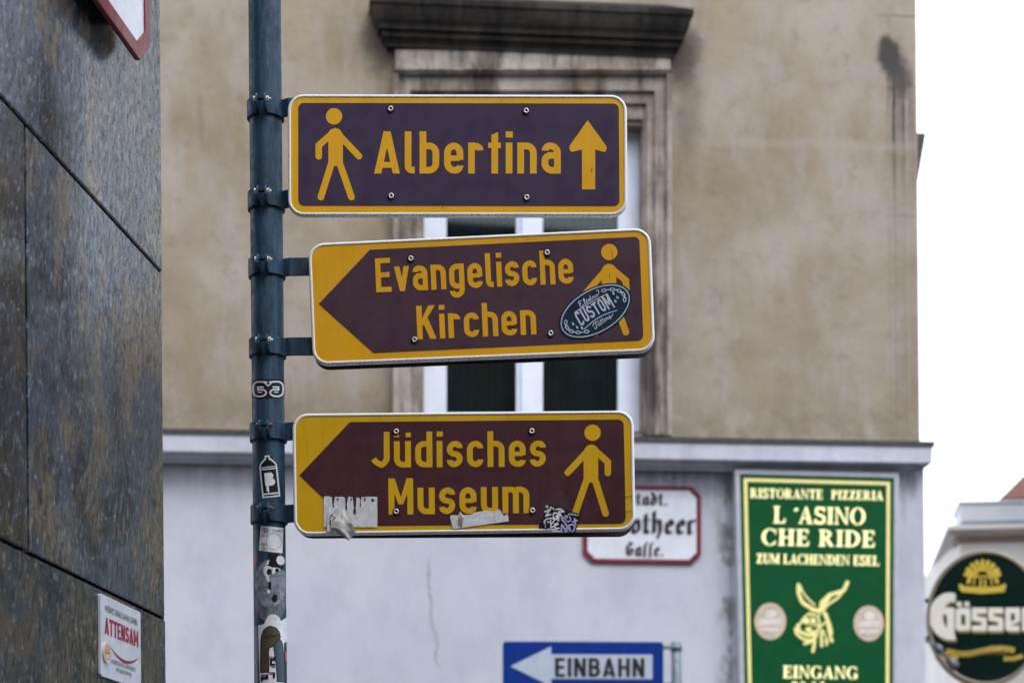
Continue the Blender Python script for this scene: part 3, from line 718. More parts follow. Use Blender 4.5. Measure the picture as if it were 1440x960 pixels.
at_ = cob.data.attributes.new('slab', 'FLOAT', 'FACE')
for i, v in enumerate(vals): at_.data[i].value = v
m = MB(); m.box(-9.2, -.012, .032, .30, 0, 12); m.build('backing_wall', M['slate_gap'], slt)
m = MB(); m.box(-.0105, -.001, .006, .9, 0, 12); m.build('end_slab', M['slate'], slt)
m = MB(); m.box(-9.2, -.013, .302, 7, 0, 12.0); m.build('building_core', M['plaster'], slt)

# red framed street name sign on the slate wall (only a corner in view)
def fsub(fr, px, py, n): a, z = fr.px(px, py, n); return fr.sub(a, n, z)
sg = fsub(SLT, 205, 85, .045)
ts = thing('street_name_sign', 'red framed white enamel sign with cut corner high on the slate wall', 'sign', sg, 'enamel street name signs')
c0 = sg.px(197, 85); c1 = sg.px(211.5, 66)
a1, zb = c1[0], c0[1]; cut = abs(c1[0] - c0[0]) ; cutz = c1[1] - c0[1]
WS, HS_ = .62, .44; a0 = a1 - WS; zt_ = zb + HS_
def octo(i, k=1.0):
    cx, cz = cut * k, cutz * k
    x0, x1, z0, z1 = a0 + i, a1 - i, zb + i, zt_ - i
    return vec2([(x0 + cx, z0), (x1 - cx, z0), (x1, z0 + cz), (x1, z1 - cz), (x1 - cx, z1), (x0 + cx, z1), (x0, z1 - cz), (x0, z0 + cz)])
solid(sg, [octo(0)], 0, -.012, 'red_border', M['red_paint'], ts, subs=[octo(.034, .72)], px=False, bevel=.002)
solid(sg, [octo(.0345, .72)], -.004, -.0115, 'enamel_plate', M['white_enamel'], ts, px=False)
for aa in (a0 + .12, a1 - .12):
    m = MB(); m.box(aa - .02, aa + .02, .0125, .044, zb + .07, zt_ - .07); m.build('spacer', M['rubber_and_gap'], ts)

# small cleaning-firm plate
sg = fsub(SLT, 170, 950, .006)
ts = thing('company_plate', 'small white plate with red lettering and smile screwed to the slate wall', 'sign', sg)
Q = [(141.5, 831.5), (198, 862.5), (198, 964), (141.5, 947)]
P4 = [sg.px(*q) for q in Q]
a0 = (P4[0][0] + P4[3][0]) / 2; a1 = (P4[1][0] + P4[2][0]) / 2; z1 = (P4[0][1] + P4[1][1]) / 2; z0 = z1 - (P4[0][1] - P4[3][1])
def rr2(a0, z0, a1, z1, r): return [Vector((a0 + x, z0 + y)) for x, y in roundloop(a1 - a0, z1 - z0, r)]
M['plate'] = simple('pale_plastic_plate', (.52, .55, .62), .35, var=.1, scale=18)
M['red_ink'] = simple('red_ink', (.30, .008, .030), .4)
M['dark_ink'] = simple('dark_grey_ink', (.06, .065, .08), .45)
solid(sg, [rr2(a0, z0, a1, z1, .006)], 0, -.0055, 'plate', M['plate'], ts, px=False, bevel=.0008)
pw, ph = a1 - a0, z1 - z0
uv = lambda u, v: Vector((a0 + pw * u, z1 - ph * v))
def local_text(P, u0, u1, vb, cap, nn, nm, mat, parent, fr):
    sheet(fr, place(P, uv(u0, vb), (pw * (u1 - u0), 0), yv=(0, ph * cap)), nn, nm, mat, parent, px=False)
local_text(plain("WENN'S EINER KANN, DANN"), .10, .91, .195, .085, .0006, 'small_lettering', M['dark_ink'], ts, sg)
local_text(line('ATTENSAM', lambda c: din(c, .20), .05), .09, .93, .47, .205, .0006, 'red_lettering', M['red_ink'], ts, sg)
top = [uv(.20 + .76 * t, .585 + .115 * (1 - (2 * t - 1) ** 2)) for t in [i / 24 for i in range(25)]]
bot = [uv(.20 + .76 * t, .585 + .155 * (1 - (2 * t - 1) ** 2)) for t in [i / 24 for i in range(25)]]
sheet(sg, [[top[i], top[i + 1], bot[i + 1], bot[i]] for i in range(24)], .0006, 'smile_line', M['red_ink'], ts, px=False)
local_text(plain("HAUSBETREUUNG & WINTERDIENST"), .24, .86, .80, .055, .0006, 'small_lettering', M['dark_ink'], ts, sg)
local_text(plain("HOTLINE 05 7999 500"), .36, .75, .885, .055, .0006, 'small_lettering', M['dark_ink'], ts, sg)
M['seal'] = simple('cream_seal', (.60, .52, .44), .4); M['orange_ink'] = simple('orange_ink', (.55, .18, .05), .5)
cs = uv(.11, .70)
se = solid(sg, [ell(cs, pw * .088, ph * .125, 24)], .004, .0003, 'round_seal', M['seal'], ts, px=False)
sheet(sg, stroke(ell(cs, pw * .055, ph * .085, 24), .002, True) + [rect(cs.x - pw * .045, cs.y - ph * .012, cs.x + pw * .045, cs.y + ph * .012), rect(cs.x - pw * .03, cs.y + ph * .03, cs.x + pw * .03, cs.y + ph * .045)], .0046, 'seal_print', M['orange_ink'], se, px=False)

# ================================================================ the sign pole
DP = 4.40
PR = .0378
pc = at_depth(376.5, 500, DP)
POL = Frame((pc.x, pc.y, 0), 0)
pole = thing('sign_pole', 'round blue grey sign pole covered with stickers', 'pole', POL)
m = MB(); m.lathe((0, 0, 0), (0, 0, 1), [(PR, 0), (PR, 4.6), (PR * .9, 4.62), (0.001, 4.625)], 48); m.build('pole_tube', M['pole'], pole)
m = MB(); m.lathe((0, 0, 0), (0, 0, 1), [(.12, 0), (.12, .014), (.06, .016), (.05, .05), (PR + .001, .055)], 32); m.build('base_flange', M['clamp'], pole)
def on_pole(px, py, off):
    d = ray(px, py); o = CAM - POL.loc
    a = d.x ** 2 + d.y ** 2; b = 2 * (o.x * d.x + o.y * d.y); c = o.x ** 2 + o.y ** 2 - PR ** 2
    D = b * b - 4 * a * c
    if D < 0.0: D = 0.0
    t = (-b - math.sqrt(D)) / (2 * a); p = o + d * t
    r = Vector((p.x, p.y)).normalized() * (PR + off); return (r.x, r.y, p.z)
def wrap(polys, off, name, mat, parent, subs=(), label=None):
    xs = [p[0] for q in polys for p in q]; ys = [p[1] for q in polys for p in q]
    sl_ = [((x / 10, min(ys) - 4), (x / 10, max(ys) + 4)) for x in range(int(min(xs) * 10) // 25 * 25, int(max(xs) * 10) + 25, 25)]
    V, F = union(polys, subs, sl_)
    vs = [on_pole(p[0], p[1], off) for p in V]; fs = []
    for f in F:
        a, b, c = (Vector(vs[i]) for i in f[:3]); nrm = (b - a).cross(c - a)
        fs.append(f if nrm.dot(Vector((a.x, a.y, 0))) > 0 else f[::-1])
    m = MB(); m.add(vs, fs, 0, False); o = m.build(name, mat, parent, fix=False)
    if label: o['label'] = label
    return o
rotp = lambda P, c, a: [[Vector((c[0] + (p[0] - c[0]) * math.cos(a) - (p[1] - c[1]) * math.sin(a), c[1] + (p[0] - c[0]) * math.sin(a) + (p[1] - c[1]) * math.cos(a))) for p in q] for q in P]
def poly(*a): return vec2(a)

# sticker: two mirrored line glyphs on black
st = wrap([poly((353, 533.5), (401, 532.5), (402, 559), (354, 560.5))], .0005, 'sticker', M['black'], pole, label='black band sticker with white outlined lettering')
sglyph = rp_([(376, 537.5), (370, 537), (361, 536.5, 4), (356.5, 541, 4), (356.8, 554.5, 4), (362, 557.5, 3), (371, 557, 4), (375.5, 552, 3), (371, 547.5, 3), (363, 548.2), (363, 544.5), (371, 544.2)])
g2 = [Vector((754.2 - p.x, p.y - .2)) for p in sglyph]
wrap(stroke(sglyph, 2.1) + stroke(g2, 2.1) + stroke(rp_([(363, 551.5), (369, 551.3)]), 1.5) + stroke([(391, 551.3), (385, 551.1)], 1.5) + stroke([(372, 538), (377, 542.5), (382.2, 538)], 1.6), .0010, 'sticker_print', M['white_vinyl'], st)
# sticker: spray can
a_ = R(-6); c_ = (378.5, 669)
out_ = rp_([(366, 699), (366, 656, 2), (367, 651, 5), (373, 645.5, 3), (375, 643.5), (375, 640), (382, 640), (382, 643.5), (384, 645.5, 3), (390, 651, 5), (391, 656, 2), (391, 699)])
st = wrap(rotp([out_], c_, a_), .0005, 'sticker', M['white_vinyl'], pole, label='white sticker of a black spray can with letter B')
blk = [rp_([(368.2, 655.5), (369, 652, 4), (374.5, 647, 2), (377, 645.5), (377, 642), (380, 642), (380, 645.5), (382.5, 647, 2), (388, 652, 4), (388.8, 655.5)]), rect(368.2, 660, 388.8, 692.5), rect(368.2, 695, 388.8, 696.8), rect(368.2, 657, 388.8, 658.2)]
bp = wrap(rotp(blk, c_, a_), .0010, 'sticker_print', M['black'], st)
bb = [rect(373, 665, 376.5, 690), rect(372, 664.5, 378, 682), rect(374.5, 688, 375.7, 694)] + [ell((379.5, 668.8), 4.6, 4.6), ell((380.5, 677.5), 5.2, 5.2), rect(376, 664.4, 380, 682.6)]
wrap(rotp(bb, c_, a_), .0014, 'sticker_print', M['white_vinyl'], st)
# sticker: small white label (its code is left out)
st = wrap([poly((366.8, 738.6), (398.4, 742), (397, 777.5), (364.3, 773.5))], .0005, 'sticker', M['white_vinyl'], pole, label='small white paper label with tiny black writing')
tx = []
for (x, y, w_, s_) in ((368.5, 745, 9, 'ZEUG'), (383, 747.2, 13, 'STREET'), (371, 749.5, 5, 'IM'), (368, 754, 8, 'BILD'), (368, 766, 6, 'BIN'), (369.5, 769.4, 3, 'A'), (367, 773, 9, 'TEXT')):
    tx += place(plain(s_), (x, y), (w_ * 1.1, w_ * .11), cap=3.6)
wrap(tx, .0010, 'sticker_print', M['black'], st)
wrap(stroke(ell((385, 761), 10.5, 11.5, 26), .7, True), .0010, 'sticker_print', M['grey_vinyl'], st)
# sticker: scraped round remains
k_ = Nt('scraped_vinyl'); f_ = k_.noise(70, 6, .7); cc = k_.mix(k_.ramp(f_, .35, .65), (.085, .115, .145), (.24, .27, .33)); M['scraped'] = k_.out(cc, .6)
k_ = Nt('scraped_vinyl_dark'); f_ = k_.noise(60, 6, .7, k_.mapping((2, 2, .6))); cc = k_.mix(k_.ramp(f_, .35, .65), (.045, .060, .075), (.15, .17, .20)); M['scraped_dark'] = k_.out(cc, .6)
def ragged(c, rx, ry, j, n=46, rot=0):
    return [Vector((c[0] + (rx * (1 + random.uniform(-j, j))) * math.cos(2 * math.pi * i / n), c[1] + (ry * (1 + random.uniform(-j, j))) * math.sin(2 * math.pi * i / n))) for i in range(n)]
st = wrap([ragged((380.5, 845), 21.6, 30, .02)], .0004, 'sticker', M['scraped_dark'], pole, label='lower scraped round sticker worn to dark grey streaks')
st = wrap([ragged((380.3, 820), 22.0, 34, .015)], .0007, 'sticker', M['scraped'], pole, label='scraped round sticker with black hat shape left on it')
wrap([poly((377.5, 777.5), (392, 778.5), (391, 789), (397, 795), (400, 801), (376, 795.5), (374, 793), (377, 789)), poly((378, 818), (381.5, 818), (381, 829), (377.5, 829)), ragged((386, 841), 4.2, 6, .2, 18)], .0012, 'sticker_print', M['black'], st)
pt = wrap([ell((394, 787.5), 5.6, 6.6, 20, -.3), poly((371, 797), (376, 794.6), (382, 797.2), (381, 805), (378, 811), (379, 816), (376.4, 818), (374.5, 812), (371, 806)), poly((383, 797.5), (391, 798), (394, 801), (388, 803), (383, 808)), poly((376, 789), (379, 786), (377.5, 793), (373, 795)), ell((378, 831.3), 2.0, 3.2, 14)], .0015, 'sticker_print', M['white_vinyl'], st)
wrap([ell((378.4, 803.6), 2.9, 4.6, 16, .2), ell((389.2, 801.2), 2.6, 2.8, 16)], .0018, 'sticker_print', M['black'], st)
M['red_sticker'] = simple('red_sticker', (.32, .035, .030), .5, var=.4, scale=200)
wrap([poly((357.5, 772), (361, 775), (363, 783), (361.5, 791), (357.5, 797))], .0009, 'sticker', M['red_sticker'], pole, label='sliver of red sticker on the left edge of the pole')
# torn white papers and the brown letter sticker
st = wrap([ragged((384, 882), 12.5, 19, .04, 34)], .0006, 'sticker', M['paper'], pole, label='torn white paper scrap above the brown letter sticker')
st = wrap([poly((393, 874), (400, 869), (404, 866), (405, 899), (399, 904), (394, 896))], .0011, 'sticker', M['paper'], pole, label='torn white paper scrap on the right edge of the pole')
M['navy_side'] = simple('dark_blue_vinyl', (.010, .022, .065), .4, var=.4, scale=200)
st = wrap([poly((357, 880), (404, 876), (404, 962), (357, 962))], .0003, 'sticker', M['navy_side'], pole, label='dark blue sticker behind the brown letter sticker')
tt = place(plain('WIEN WIEN'), (360.5, 935), (-.3, -26), yv=(-3.4, 0))
wrap(tt, .0008, 'sticker_print', M['pale_ink'], st)
M['brown_ink'] = simple('dark_olive_ink', (.055, .040, .018), .5, var=.2, scale=50); M['teal_ink'] = simple('dark_teal_ink', (.020, .052, .075), .5, var=.2); M['pink_ink'] = simple('pink_ink', (.50, .16, .28), .5)
st = wrap([poly((363.5, 879), (371, 877), (397, 878.5), (398.5, 900), (399.5, 962), (366, 962))], .0013, 'sticker', M['white_vinyl'], pole, label='graffiti sticker with tall brown and teal letter')
brown = rp_([(367.5, 944), (368, 905), (368.5, 893, 8), (374, 881, 8), (384, 880.5, 6), (391, 886, 5), (393.5, 897, 3), (386, 901.5, 3), (384, 908, 3), (377.5, 909, 4), (377, 916, 3), (377.5, 944)])
teal = rp_([(385, 908), (387, 903, 3), (393, 899), (396, 903, 4), (398.5, 925), (399, 958), (390, 957), (388.5, 935, 3), (386, 916, 3)])
wrap([b for b in stroke(brown, 2.6, True)] + stroke(teal, 2.0, True), .0017, 'sticker_print', M['black'], st)
wrap([brown], .0020, 'sticker_print', M['brown_ink'], st); wrap([teal], .0021, 'sticker_print', M['teal_ink'], st)
wrap([q for pts in ([(379, 924), (385, 924), (385, 927), (381, 927), (381, 934), (385, 934), (385, 938)], [(379, 946), (385, 946), (385, 953)], [(368, 949), (376, 949), (376, 953), (369, 953), (369, 957)]) for q in stroke(pts, 3.0)], .0024, 'sticker_print', M['black'], st)
wrap([rect(380, 923.3, 384.4, 925.2), rect(382.2, 935.6, 385.4, 937.4), rect(379.6, 945.2, 383.6, 946.8), rect(370, 948.2, 374.6, 949.8)], .0027, 'sticker_print', M['pink_ink'], st)
wrap(stroke([(372, 896), (377, 895), (380, 892.5), (385, 894), (391, 893)], 1.2), .0024, 'sticker_print', M['black'], st)
M['pink_st'] = M['pink_ink']
wrap([poly((400.5, 916), (404, 914), (404, 928), (401, 929))], .0012, 'sticker', M['pink_ink'], pole, label='small pink sticker on the right edge of the pole')

# ---------------------------------------------------------------- the three direction signs
def clamp_bracket(parent, off, ypx, arm_to_px, rusty, arm_long):
    """two-piece band with ears and a bolt, plus the flat arm to the sign; off = pole centre in the sign's frame"""
    zc = POL.px(376.5, ypx, PR)[1] + POL.loc.z
    hh = .0205; th = .0045; R0 = PR + .0012; R1 = R0 + th
    cx, cy, cz = off[0], off[1], zc - off[2]
    EA = R(-2.5)          # direction of the ears, a little left of straight at the viewer
    gap = R(9.5)
    b = MB()
    for s0, s1 in ((EA + gap, EA + R(178)), (EA + R(182), EA + R(360) - gap)):
        n_ = 26; vs = []
        for k in range(n_ + 1):
            t = s0 + (s1 - s0) * k / n_
            for rr, zz in ((R0, -hh), (R1, -hh), (R1, hh), (R0, hh)): vs.append((cx + rr * math.sin(t), cy - rr * math.cos(t), cz + zz))
        fs = []
        for k in range(n_):
            for q in range(4): fs.append((4 * k + q, 4 * k + (q + 1) % 4, 4 * k + 4 + (q + 1) % 4, 4 * k + 4 + q))
        fs += [(0, 1, 2, 3), (4 * n_ + 3, 4 * n_ + 2, 4 * n_ + 1, 4 * n_)]
        b.add(vs, fs)
    e = Vector((math.sin(EA), -math.cos(EA), 0)); sd = Vector((math.cos(EA), math.sin(EA), 0)); c = Vector((cx, cy, cz))
    for sg_ in (-1, 1):       # ears with rounded outer corners
        o2 = c + sd * sg_ * .0075; pr = []
        for (d_, z_) in ((R0 - .001, -hh * .98), (R1 + .020, -hh * .80), (R1 + .028, -hh * .35), (R1 + .028, hh * .35), (R1 + .020, hh * .80), (R0 - .001, hh * .98)): pr.append((d_, z_))
        vs = [o2 + e * d_ + Vector((0, 0, z_)) for d_, z_ in pr] + [o2 + e * d_ + Vector((0, 0, z_)) + sd * sg_ * .0045 for d_, z_ in pr]
        n_ = len(pr); b.add(vs, [tuple(range(n_)), tuple(range(2 * n_ - 1, n_ - 1, -1))] + [(i, (i + 1) % n_, (i + 1) % n_ + n_, i + n_) for i in range(n_)])
    band = b.build('clamp', M['clamp'], parent, bevel=.0009)
    bp_ = c + e * (R1 + .016) + Vector((0, 0, .004))
    b = MB(); b.tube(bp_ - sd * .0125, bp_ + sd * .0125, .0028, n=10, mi=1); b.tube(bp_ + sd * .0178, bp_ + sd * .0225, .0028, n=10)  # shank painted black to stand in for the shaded gap between the ears
    b.tube(bp_ - sd * .0182, bp_ - sd * .0132, .0066, n=6, smooth=False); b.tube(bp_ + sd * .0132, bp_ + sd * .0182, .0066, n=6, smooth=False)
    b.tube(bp_ - sd * .0133, bp_ - sd * .0120, .0068, n=16); b.tube(bp_ + sd * .0120, bp_ + sd * .0133, .0068, n=16)
    b.build('bolt', [M['rust'] if rusty else M['steel'], M['rubber_and_gap']], band, bevel=.0006)
    # arm
    b = MB(); x0 = cx + R1 * .72; y0 = cy - R1 * .62
    ax = arm_to_px
    yb = .0165 if not arm_long else .0165
    pts = [(cx + R1 * .60, cy - R1 * .78), (cx + R1 * .93, cy - R1 * .36), (cx + R1 + .012, yb + .0005), (ax, yb + .0005)]
    vs = []
    for i, (x, y) in enumerate(pts):
        for dy, dz in ((0, -hh * 1.02), (.006, -hh * 1.02), (.006, hh * 1.02), (0, hh * 1.02)):
            vs.append((x + (dy * .8 if i < 2 else 0) * 0 , y + dy, cz + dz))
    fs = [(0, 1, 2, 3), (15, 14, 13, 12)]
    for k in range(3):
        for q in range(4): fs.append((4 * k + q, 4 * k + (q + 1) % 4, 4 * k + 4 + (q + 1) % 4, 4 * k + 4 + q))
    b.add(vs, fs); b.build('bracket_arm', M['clamp'], parent, bevel=.001)

def ped(head, scale, rot, mirror):
    """walking pedestrian symbol; head centre in px; drawn for a head radius of 11.5 px"""
    P = []
    def t(x, y): return (x, y)
    P += [ell((0, 0), 11.5, 11.5, 32)]
    P += stroke([(-1.5, 23), (-21.5, 41), (-21.5, 56.5)], 9.2, cap='round')
    P += stroke([(4, 23), (35, 56)], 9.2, cap='round')
    P += [vec2([(-8, 22.5), (-4.5, 18.3), (1.5, 16.3), (7.5, 18.3), (11, 22.5), (12.5, 34), (12.5, 66), (12.8, 70), (-8, 70), (-8, 60)])]
    P += stroke([(-3.6, 66), (-18.5, 113.5)], 9.4, cap='round'); P += stroke([(8, 66), (24.5, 113.5)], 9.4, cap='round')
    sx = -1 if mirror else 1; o = []
    for q in P:
        o.append([Vector((head[0] + scale * (sx * p[0] * math.cos(rot) - p[1] * math.sin(rot)), head[1] + scale * (sx * p[0] * math.sin(rot) + p[1] * math.cos(rot)))) for p in q])
    return o
def direction_sign(quad, label, yel, bro, field, field_r, texts, rivets, clamps, arm_px, back, pedspec, arrow=None, rusty=False, DY=4.362):
    qm = quadmap(*quad); Wd, Hd = 480.0, 172.0
    base = at_depth(*qm(.5, 1.0), DY)
    fr = Frame(base, 0)
    root = thing('direction_sign', label, 'sign', fr, 'brown and yellow direction signs on the pole')
    lp = lambda x, y, n=0.0: fr.px(*qm(x / Wd, y / Hd), n)
    # painted edge of the plate: a folded rim around the film
    m = MB(); rows = [(4.6, 0.0), (4.3, .0013), (2.6, .0016), (1.2, .0006), (.3, -.0014), (0, -.0040), (0, -.0125), (5, -.0125)]
    loops = [[(lp(x, y)[0], -n, lp(x, y)[1]) for x, y in roundloop(Wd, Hd, 22.5, i)] for i, n in rows]
    k = len(loops[0]); vs = [v for l in loops for v in l]
    m.add(vs, [(r_ * k + i, r_ * k + (i + 1) % k, (r_ + 1) * k + (i + 1) % k, (r_ + 1) * k + i) for r_ in range(len(rows) - 1) for i in range(k)], 0, True)
    m.build('rim', M['rim'], root)
    face = [Vector(qm(x / Wd, y / Hd)) for x, y in roundloop(Wd, Hd, 22.5, 4.5)]
    solid(fr, [face], 0.0, -.011, 'panel', yel, root, base=0)
    sheet(fr, [rp_(field)] if field_r else [vec2(field)], .0006, 'brown_field', bro, root)
    P = []
    for t in texts: P += t
    sheet(fr, P, .0011, 'lettering', yel, root)
    sheet(fr, ped(*pedspec), .0011, 'pedestrian_symbol', yel, root)
    if arrow: sheet(fr, [arrow], .0011, 'arrow', yel, root)
    for x, y in rivets:
        a, z = fr.px(x, y); m = MB()
        m.lathe((a, -.0011, z), (0, -1, 0), [(.0088, 0), (.0084, .0012), (.0064, .0016), (.0061, .0034), (.0052, .0044), (.0030, .0042), (.0027, .0008), (0.0001, .0006)], 20, [1, 1, 0, 0, 0, 1, 1])  # washer outside; the dark of the centre hole is painted black
        m.build('rivet', [M['steel'], M['rubber_and_gap']], root)
    if back:
        dep, drop, tilt = back
        qb = [Vector(q) for q in quad]
        m = MB()
        outl = [Vector(qm(x / Wd, y / Hd)) + Vector((0, drop + tilt * (x / Wd - .5))) for x, y in roundloop(Wd, Hd, 22.5, .5)]
        solid(fr, [outl], -dep + .004, -dep, 'back_panel', M['back'], root, base=0, bevel=.001)
        m = MB()
        for yy in (.28, .72):
            a0, z = lp(30, Hd * yy); a1, _ = lp(Wd - 30, Hd * yy); m.box(a0, a1, .027, dep - .0045, z - .012, z + .012)
        m.build('stiffening_rail', M['back'], root)
    off = (POL.loc.x - base.x, POL.loc.y - base.y, base.z)
    for yc in clamps: clamp_bracket(root, off, yc, fr.px(arm_px, yc)[0], rusty, True)
    return root, fr

TXT = lambda s, o, xv, cap, gap=.115: place(line(s, din, gap), o, xv, cap=cap)
A_ARROW = rp_([(826.3, 169.5), (853.5, 207, 3.4), (851.5, 214.6, 3), (837, 210.6), (837, 266.6), (818.4, 266.6), (818.4, 210.6), (802.5, 214.6, 3), (800, 207, 3.4)], closed=True)
s1, f1 = direction_sign(((404.4, 132.3), (881.6, 133.3), (882.4, 303.6), (404.8, 303.6)),
    'top direction sign reading Albertina with an arrow pointing up', M['yellow_a'], M['brown_a'],
    rp_([(419.4, 145, 8), (870.2, 146, 8), (871.2, 289.8, 8), (419.6, 289.4, 8)], True), False,
    [TXT('Albertina', (526.2, 244.3), (262.4, .2), 59.2)],
    [(549.4, 153.8), (740, 156.7), (550.2, 276), (740.7, 278.2)], (147, 276), 440, None,
    ((469.8, 164), 1.0, 0, False), A_ARROW, DY=4.358)
s2, f2 = direction_sign(((432.6, 342.2), (914.8, 319.6), (921.6, 494.2), (439.6, 513.6)),
    'middle tilted direction sign reading Evangelische Kirchen with left point', M['yellow_b'], M['brown_b'],
    rp_([(448.3, 427.3), (520, 351.3), (899, 332.8, 8), (904.9, 478.6, 8), (525.3, 496.3)], True), False,
    [TXT('Evangelische', (529.3, 411.3), (277.6, -12.7), 47.8, .10), TXT('Kirchen', (587.2, 477.4), (167.3, -7.2), 47.2, .10)],
    [(577.8, 364), (769.3, 355.6), (583, 477.8), (774.4, 469)], (371.5, 484), 470, (.048, 0.5, 1.0),
    ((856.8, 354.5), 1.0, R(-2.5), True))
s3, f3 = direction_sign(((410.6, 581), (891, 576.5), (893.8, 745.4), (413.2, 752.4)),
    'lowest direction sign reading Jüdisches Museum with torn stickers', M['yellow_c'], M['brown_c'],
    rp_([(421, 668), (492, 593.2), (877, 589.6, 8), (880, 735.8, 8), (495, 739.4)], True), False,
    [TXT('Jüdisches', (522, 657.3), (245.6, -1.4), 50.2), TXT('Museum', (546.6, 723.4), (198, -2.2), 51.0)],
    [(557.3, 606.7), (747.8, 606.2), (557.3, 719), (748.9, 717.6)], (603.5, 719.5), 440, (.060, 0.5, 4.5),
    ((833.2, 608.3), 1.0, 0, True), rusty=True)

# oval sticker on the middle sign
ov = solid(f2, [ell((837, 437.6), 56, 32, 60, R(-30))], .0019, .0013, 'sticker', M['navy'], s2, base=0); ov['label'] = 'oval dark blue tattoo sticker with white lettering and chains'
oc = Vector((837, 437.6)); oa = R(-30)
def O(x, y): return oc + Vector((x * math.cos(oa) - y * math.sin(oa), x * math.sin(oa) + y * math.cos(oa)))
def OP(P): return [[O(p[0], p[1]) for p in q] for q in P]
pr = stroke(ell((0, 0), 52.6, 29.2, 60), 1.3, True)
for a0_, a1_ in ((-62, 22), (118, 202)):
    n_ = 9
    for i in range(n_):
        t = R(a0_ + (a1_ - a0_) * (i + .5) / n_); px_, py_ = 46 * math.cos(t), 22.5 * math.sin(t)
        ta = math.atan2(22.5 * math.cos(t), -46 * math.sin(t))
        if i % 2 == 0: pr += stroke(ell((px_, py_), 3.3, 1.9, 14, ta), 1.15, True)
        else: pr += stroke([(px_ - 2.6 * math.cos(ta), py_ - 2.6 * math.sin(ta)), (px_ + 2.6 * math.cos(ta), py_ + 2.6 * math.sin(ta))], 1.2)
for dx, dy in ((34.5, -9), (36.5, -1), (31.5, 2), (-36, 0), (-33.5, 7), (-28, 11)):
    pr += [ell((dx, dy + .6), 1.4, 1.8, 12), vec2([(dx - 1.1, dy), (dx + 1.1, dy), (dx, dy - 3.2)])]
cust = line('CUSTOM', lambda c: din(c, .15) if c != 'C' and c != 'O' and c != 'U' else
            ((stroke(rp_([(.42, .76), (.42, .92, .16), (.08, .92, .16), (.08, .08, .16), (.42, .08, .16), (.42, .24)]), .15), .5) if c == 'C' else
             (stroke(rp_([(.08, 1), (.08, .08, .18), (.42, .08, .18), (.42, 1)]), .15), .5) if c == 'U' else
             (stroke(rp_([(.08, .08, .2), (.08, .92, .2), (.42, .92, .2), (.42, .08, .2)], True), .15, True), .5)), .10)
cp = place(cust, (-28, 10), (55, 0), cap=18)
for q in cp:
    for p in q:
        u = (p.x + 28) / 55; s_ = (p.y - 10) / 18         # swelling banner letters
        p.y = 9.5 - 3 * math.sin(u * math.pi) + s_ * (17.5 + 4.5 * abs(u - .5) * 2)
pr += cp
pr += stroke([(-27 + 54 * i / 10, -12.5 - 1.2 * math.sin(i / 10 * math.pi)) for i in range(11)], 1.2)
pr += stroke([(-27 + 54 * i / 10, 14.5 - 4 * math.sin(i / 10 * math.pi)) for i in range(11)], 1.2)
scr = lambda pts, w: stroke(rp_([(x, y, 1.5) for x, y in pts]), w)
# hand script above and below
pr += scr([(-9, -22), (-14, -23.5), (-15, -20.5), (-11.5, -19.8), (-15.5, -18), (-14.5, -14.8), (-9, -16)], 1.0) + scr([(-8, -16), (-4.5, -23), (-6.5, -23.5), (-7, -16), (-4, -16)], 1.0)
pr += scr([(-4, -17.5), (-1.5, -19.5), (-4, -20), (-4, -16), (0, -17), (2.5, -19.5), (-.5, -19), (0, -15.8), (3, -17)], .9) + scr([(4, -23), (3.5, -16), (6, -17), (6.5, -19.8), (8, -19.2), (8, -16), (10, -16.5), (10, -19.5)], .9) + scr([(14, -19.5), (11.5, -19), (11.5, -16), (16, -18), (19, -23), (15, -24)], .9)
pr += scr([(-14, 17), (-10, 13.8), (-3, 14.2)], 1.0) + scr([(-8, 14), (-9.5, 22), (-13, 22), (-12, 19)], 1.0) + scr([(-3, 17), (-6, 17), (-6, 21), (-3, 20.5), (-3, 17), (-2, 21)], .9) + scr([(0, 13.5), (-.5, 20.5), (1.5, 20)], .9) + scr([(3, 13.2), (2.5, 20.2), (4.5, 19.6)], .9) + stroke([(-2, 16), (5, 15.6)], .8)
pr += scr([(7.5, 15.8), (5.2, 16.5), (5.6, 19.6), (8.2, 19), (7.5, 15.8), (11, 16.4), (10.5, 18), (9.6, 16.6), (10, 19.4), (12.5, 18.4), (13.5, 15), (15, 18.5), (12, 20.5), (20, 16)], .9)
sheet(f2, OP(pr), .0024, 'sticker_print', M['pale_ink'], ov)

# torn paper on the lowest sign
random.seed(3)
def torn(x0, x1, y, j, n): return [(x0 + (x1 - x0) * i / n, y + random.uniform(-j, j)) for i in range(n + 1)]
pp = poly((455.6, 741), (455.6, 698)) + vec2([(459, 697.5), (463.5, 698), (466.8, 699), (467.8, 715), (470, 706), (471, 698.5), (482, 698), (485, 700), (486.5, 715), (489, 703), (490, 698), (496, 699), (498.4, 722), (500.6, 712), (501.5, 699), (505.6, 700), (507, 706), (508.5, 699), (517, 698), (530.6, 698.3), (530.8, 741)])
pb = solid(f3, [pp], .0019, .0012, 'sticker', M['paper'], s3, base=0); pb['label'] = 'torn white sticker with ragged scratched top edge'
sheet(f3, [ragged((469, 713), 1.2, 3, .4, 12), ragged((487, 712), 1.3, 4.5, .4, 12), ragged((499, 718), 1.6, 5, .4, 12), ragged((507, 709), 1, 4, .4, 12), ragged((513, 702), 1.2, 3, .5, 12), ragged((524, 703), 2.2, 2.6, .6, 14), ragged((494, 702), 1.0, 2.5, .5, 10), ragged((475, 702), 1.5, 1.6, .5, 10)], .0024, 'scratch_marks', M['brown_c'], pb)
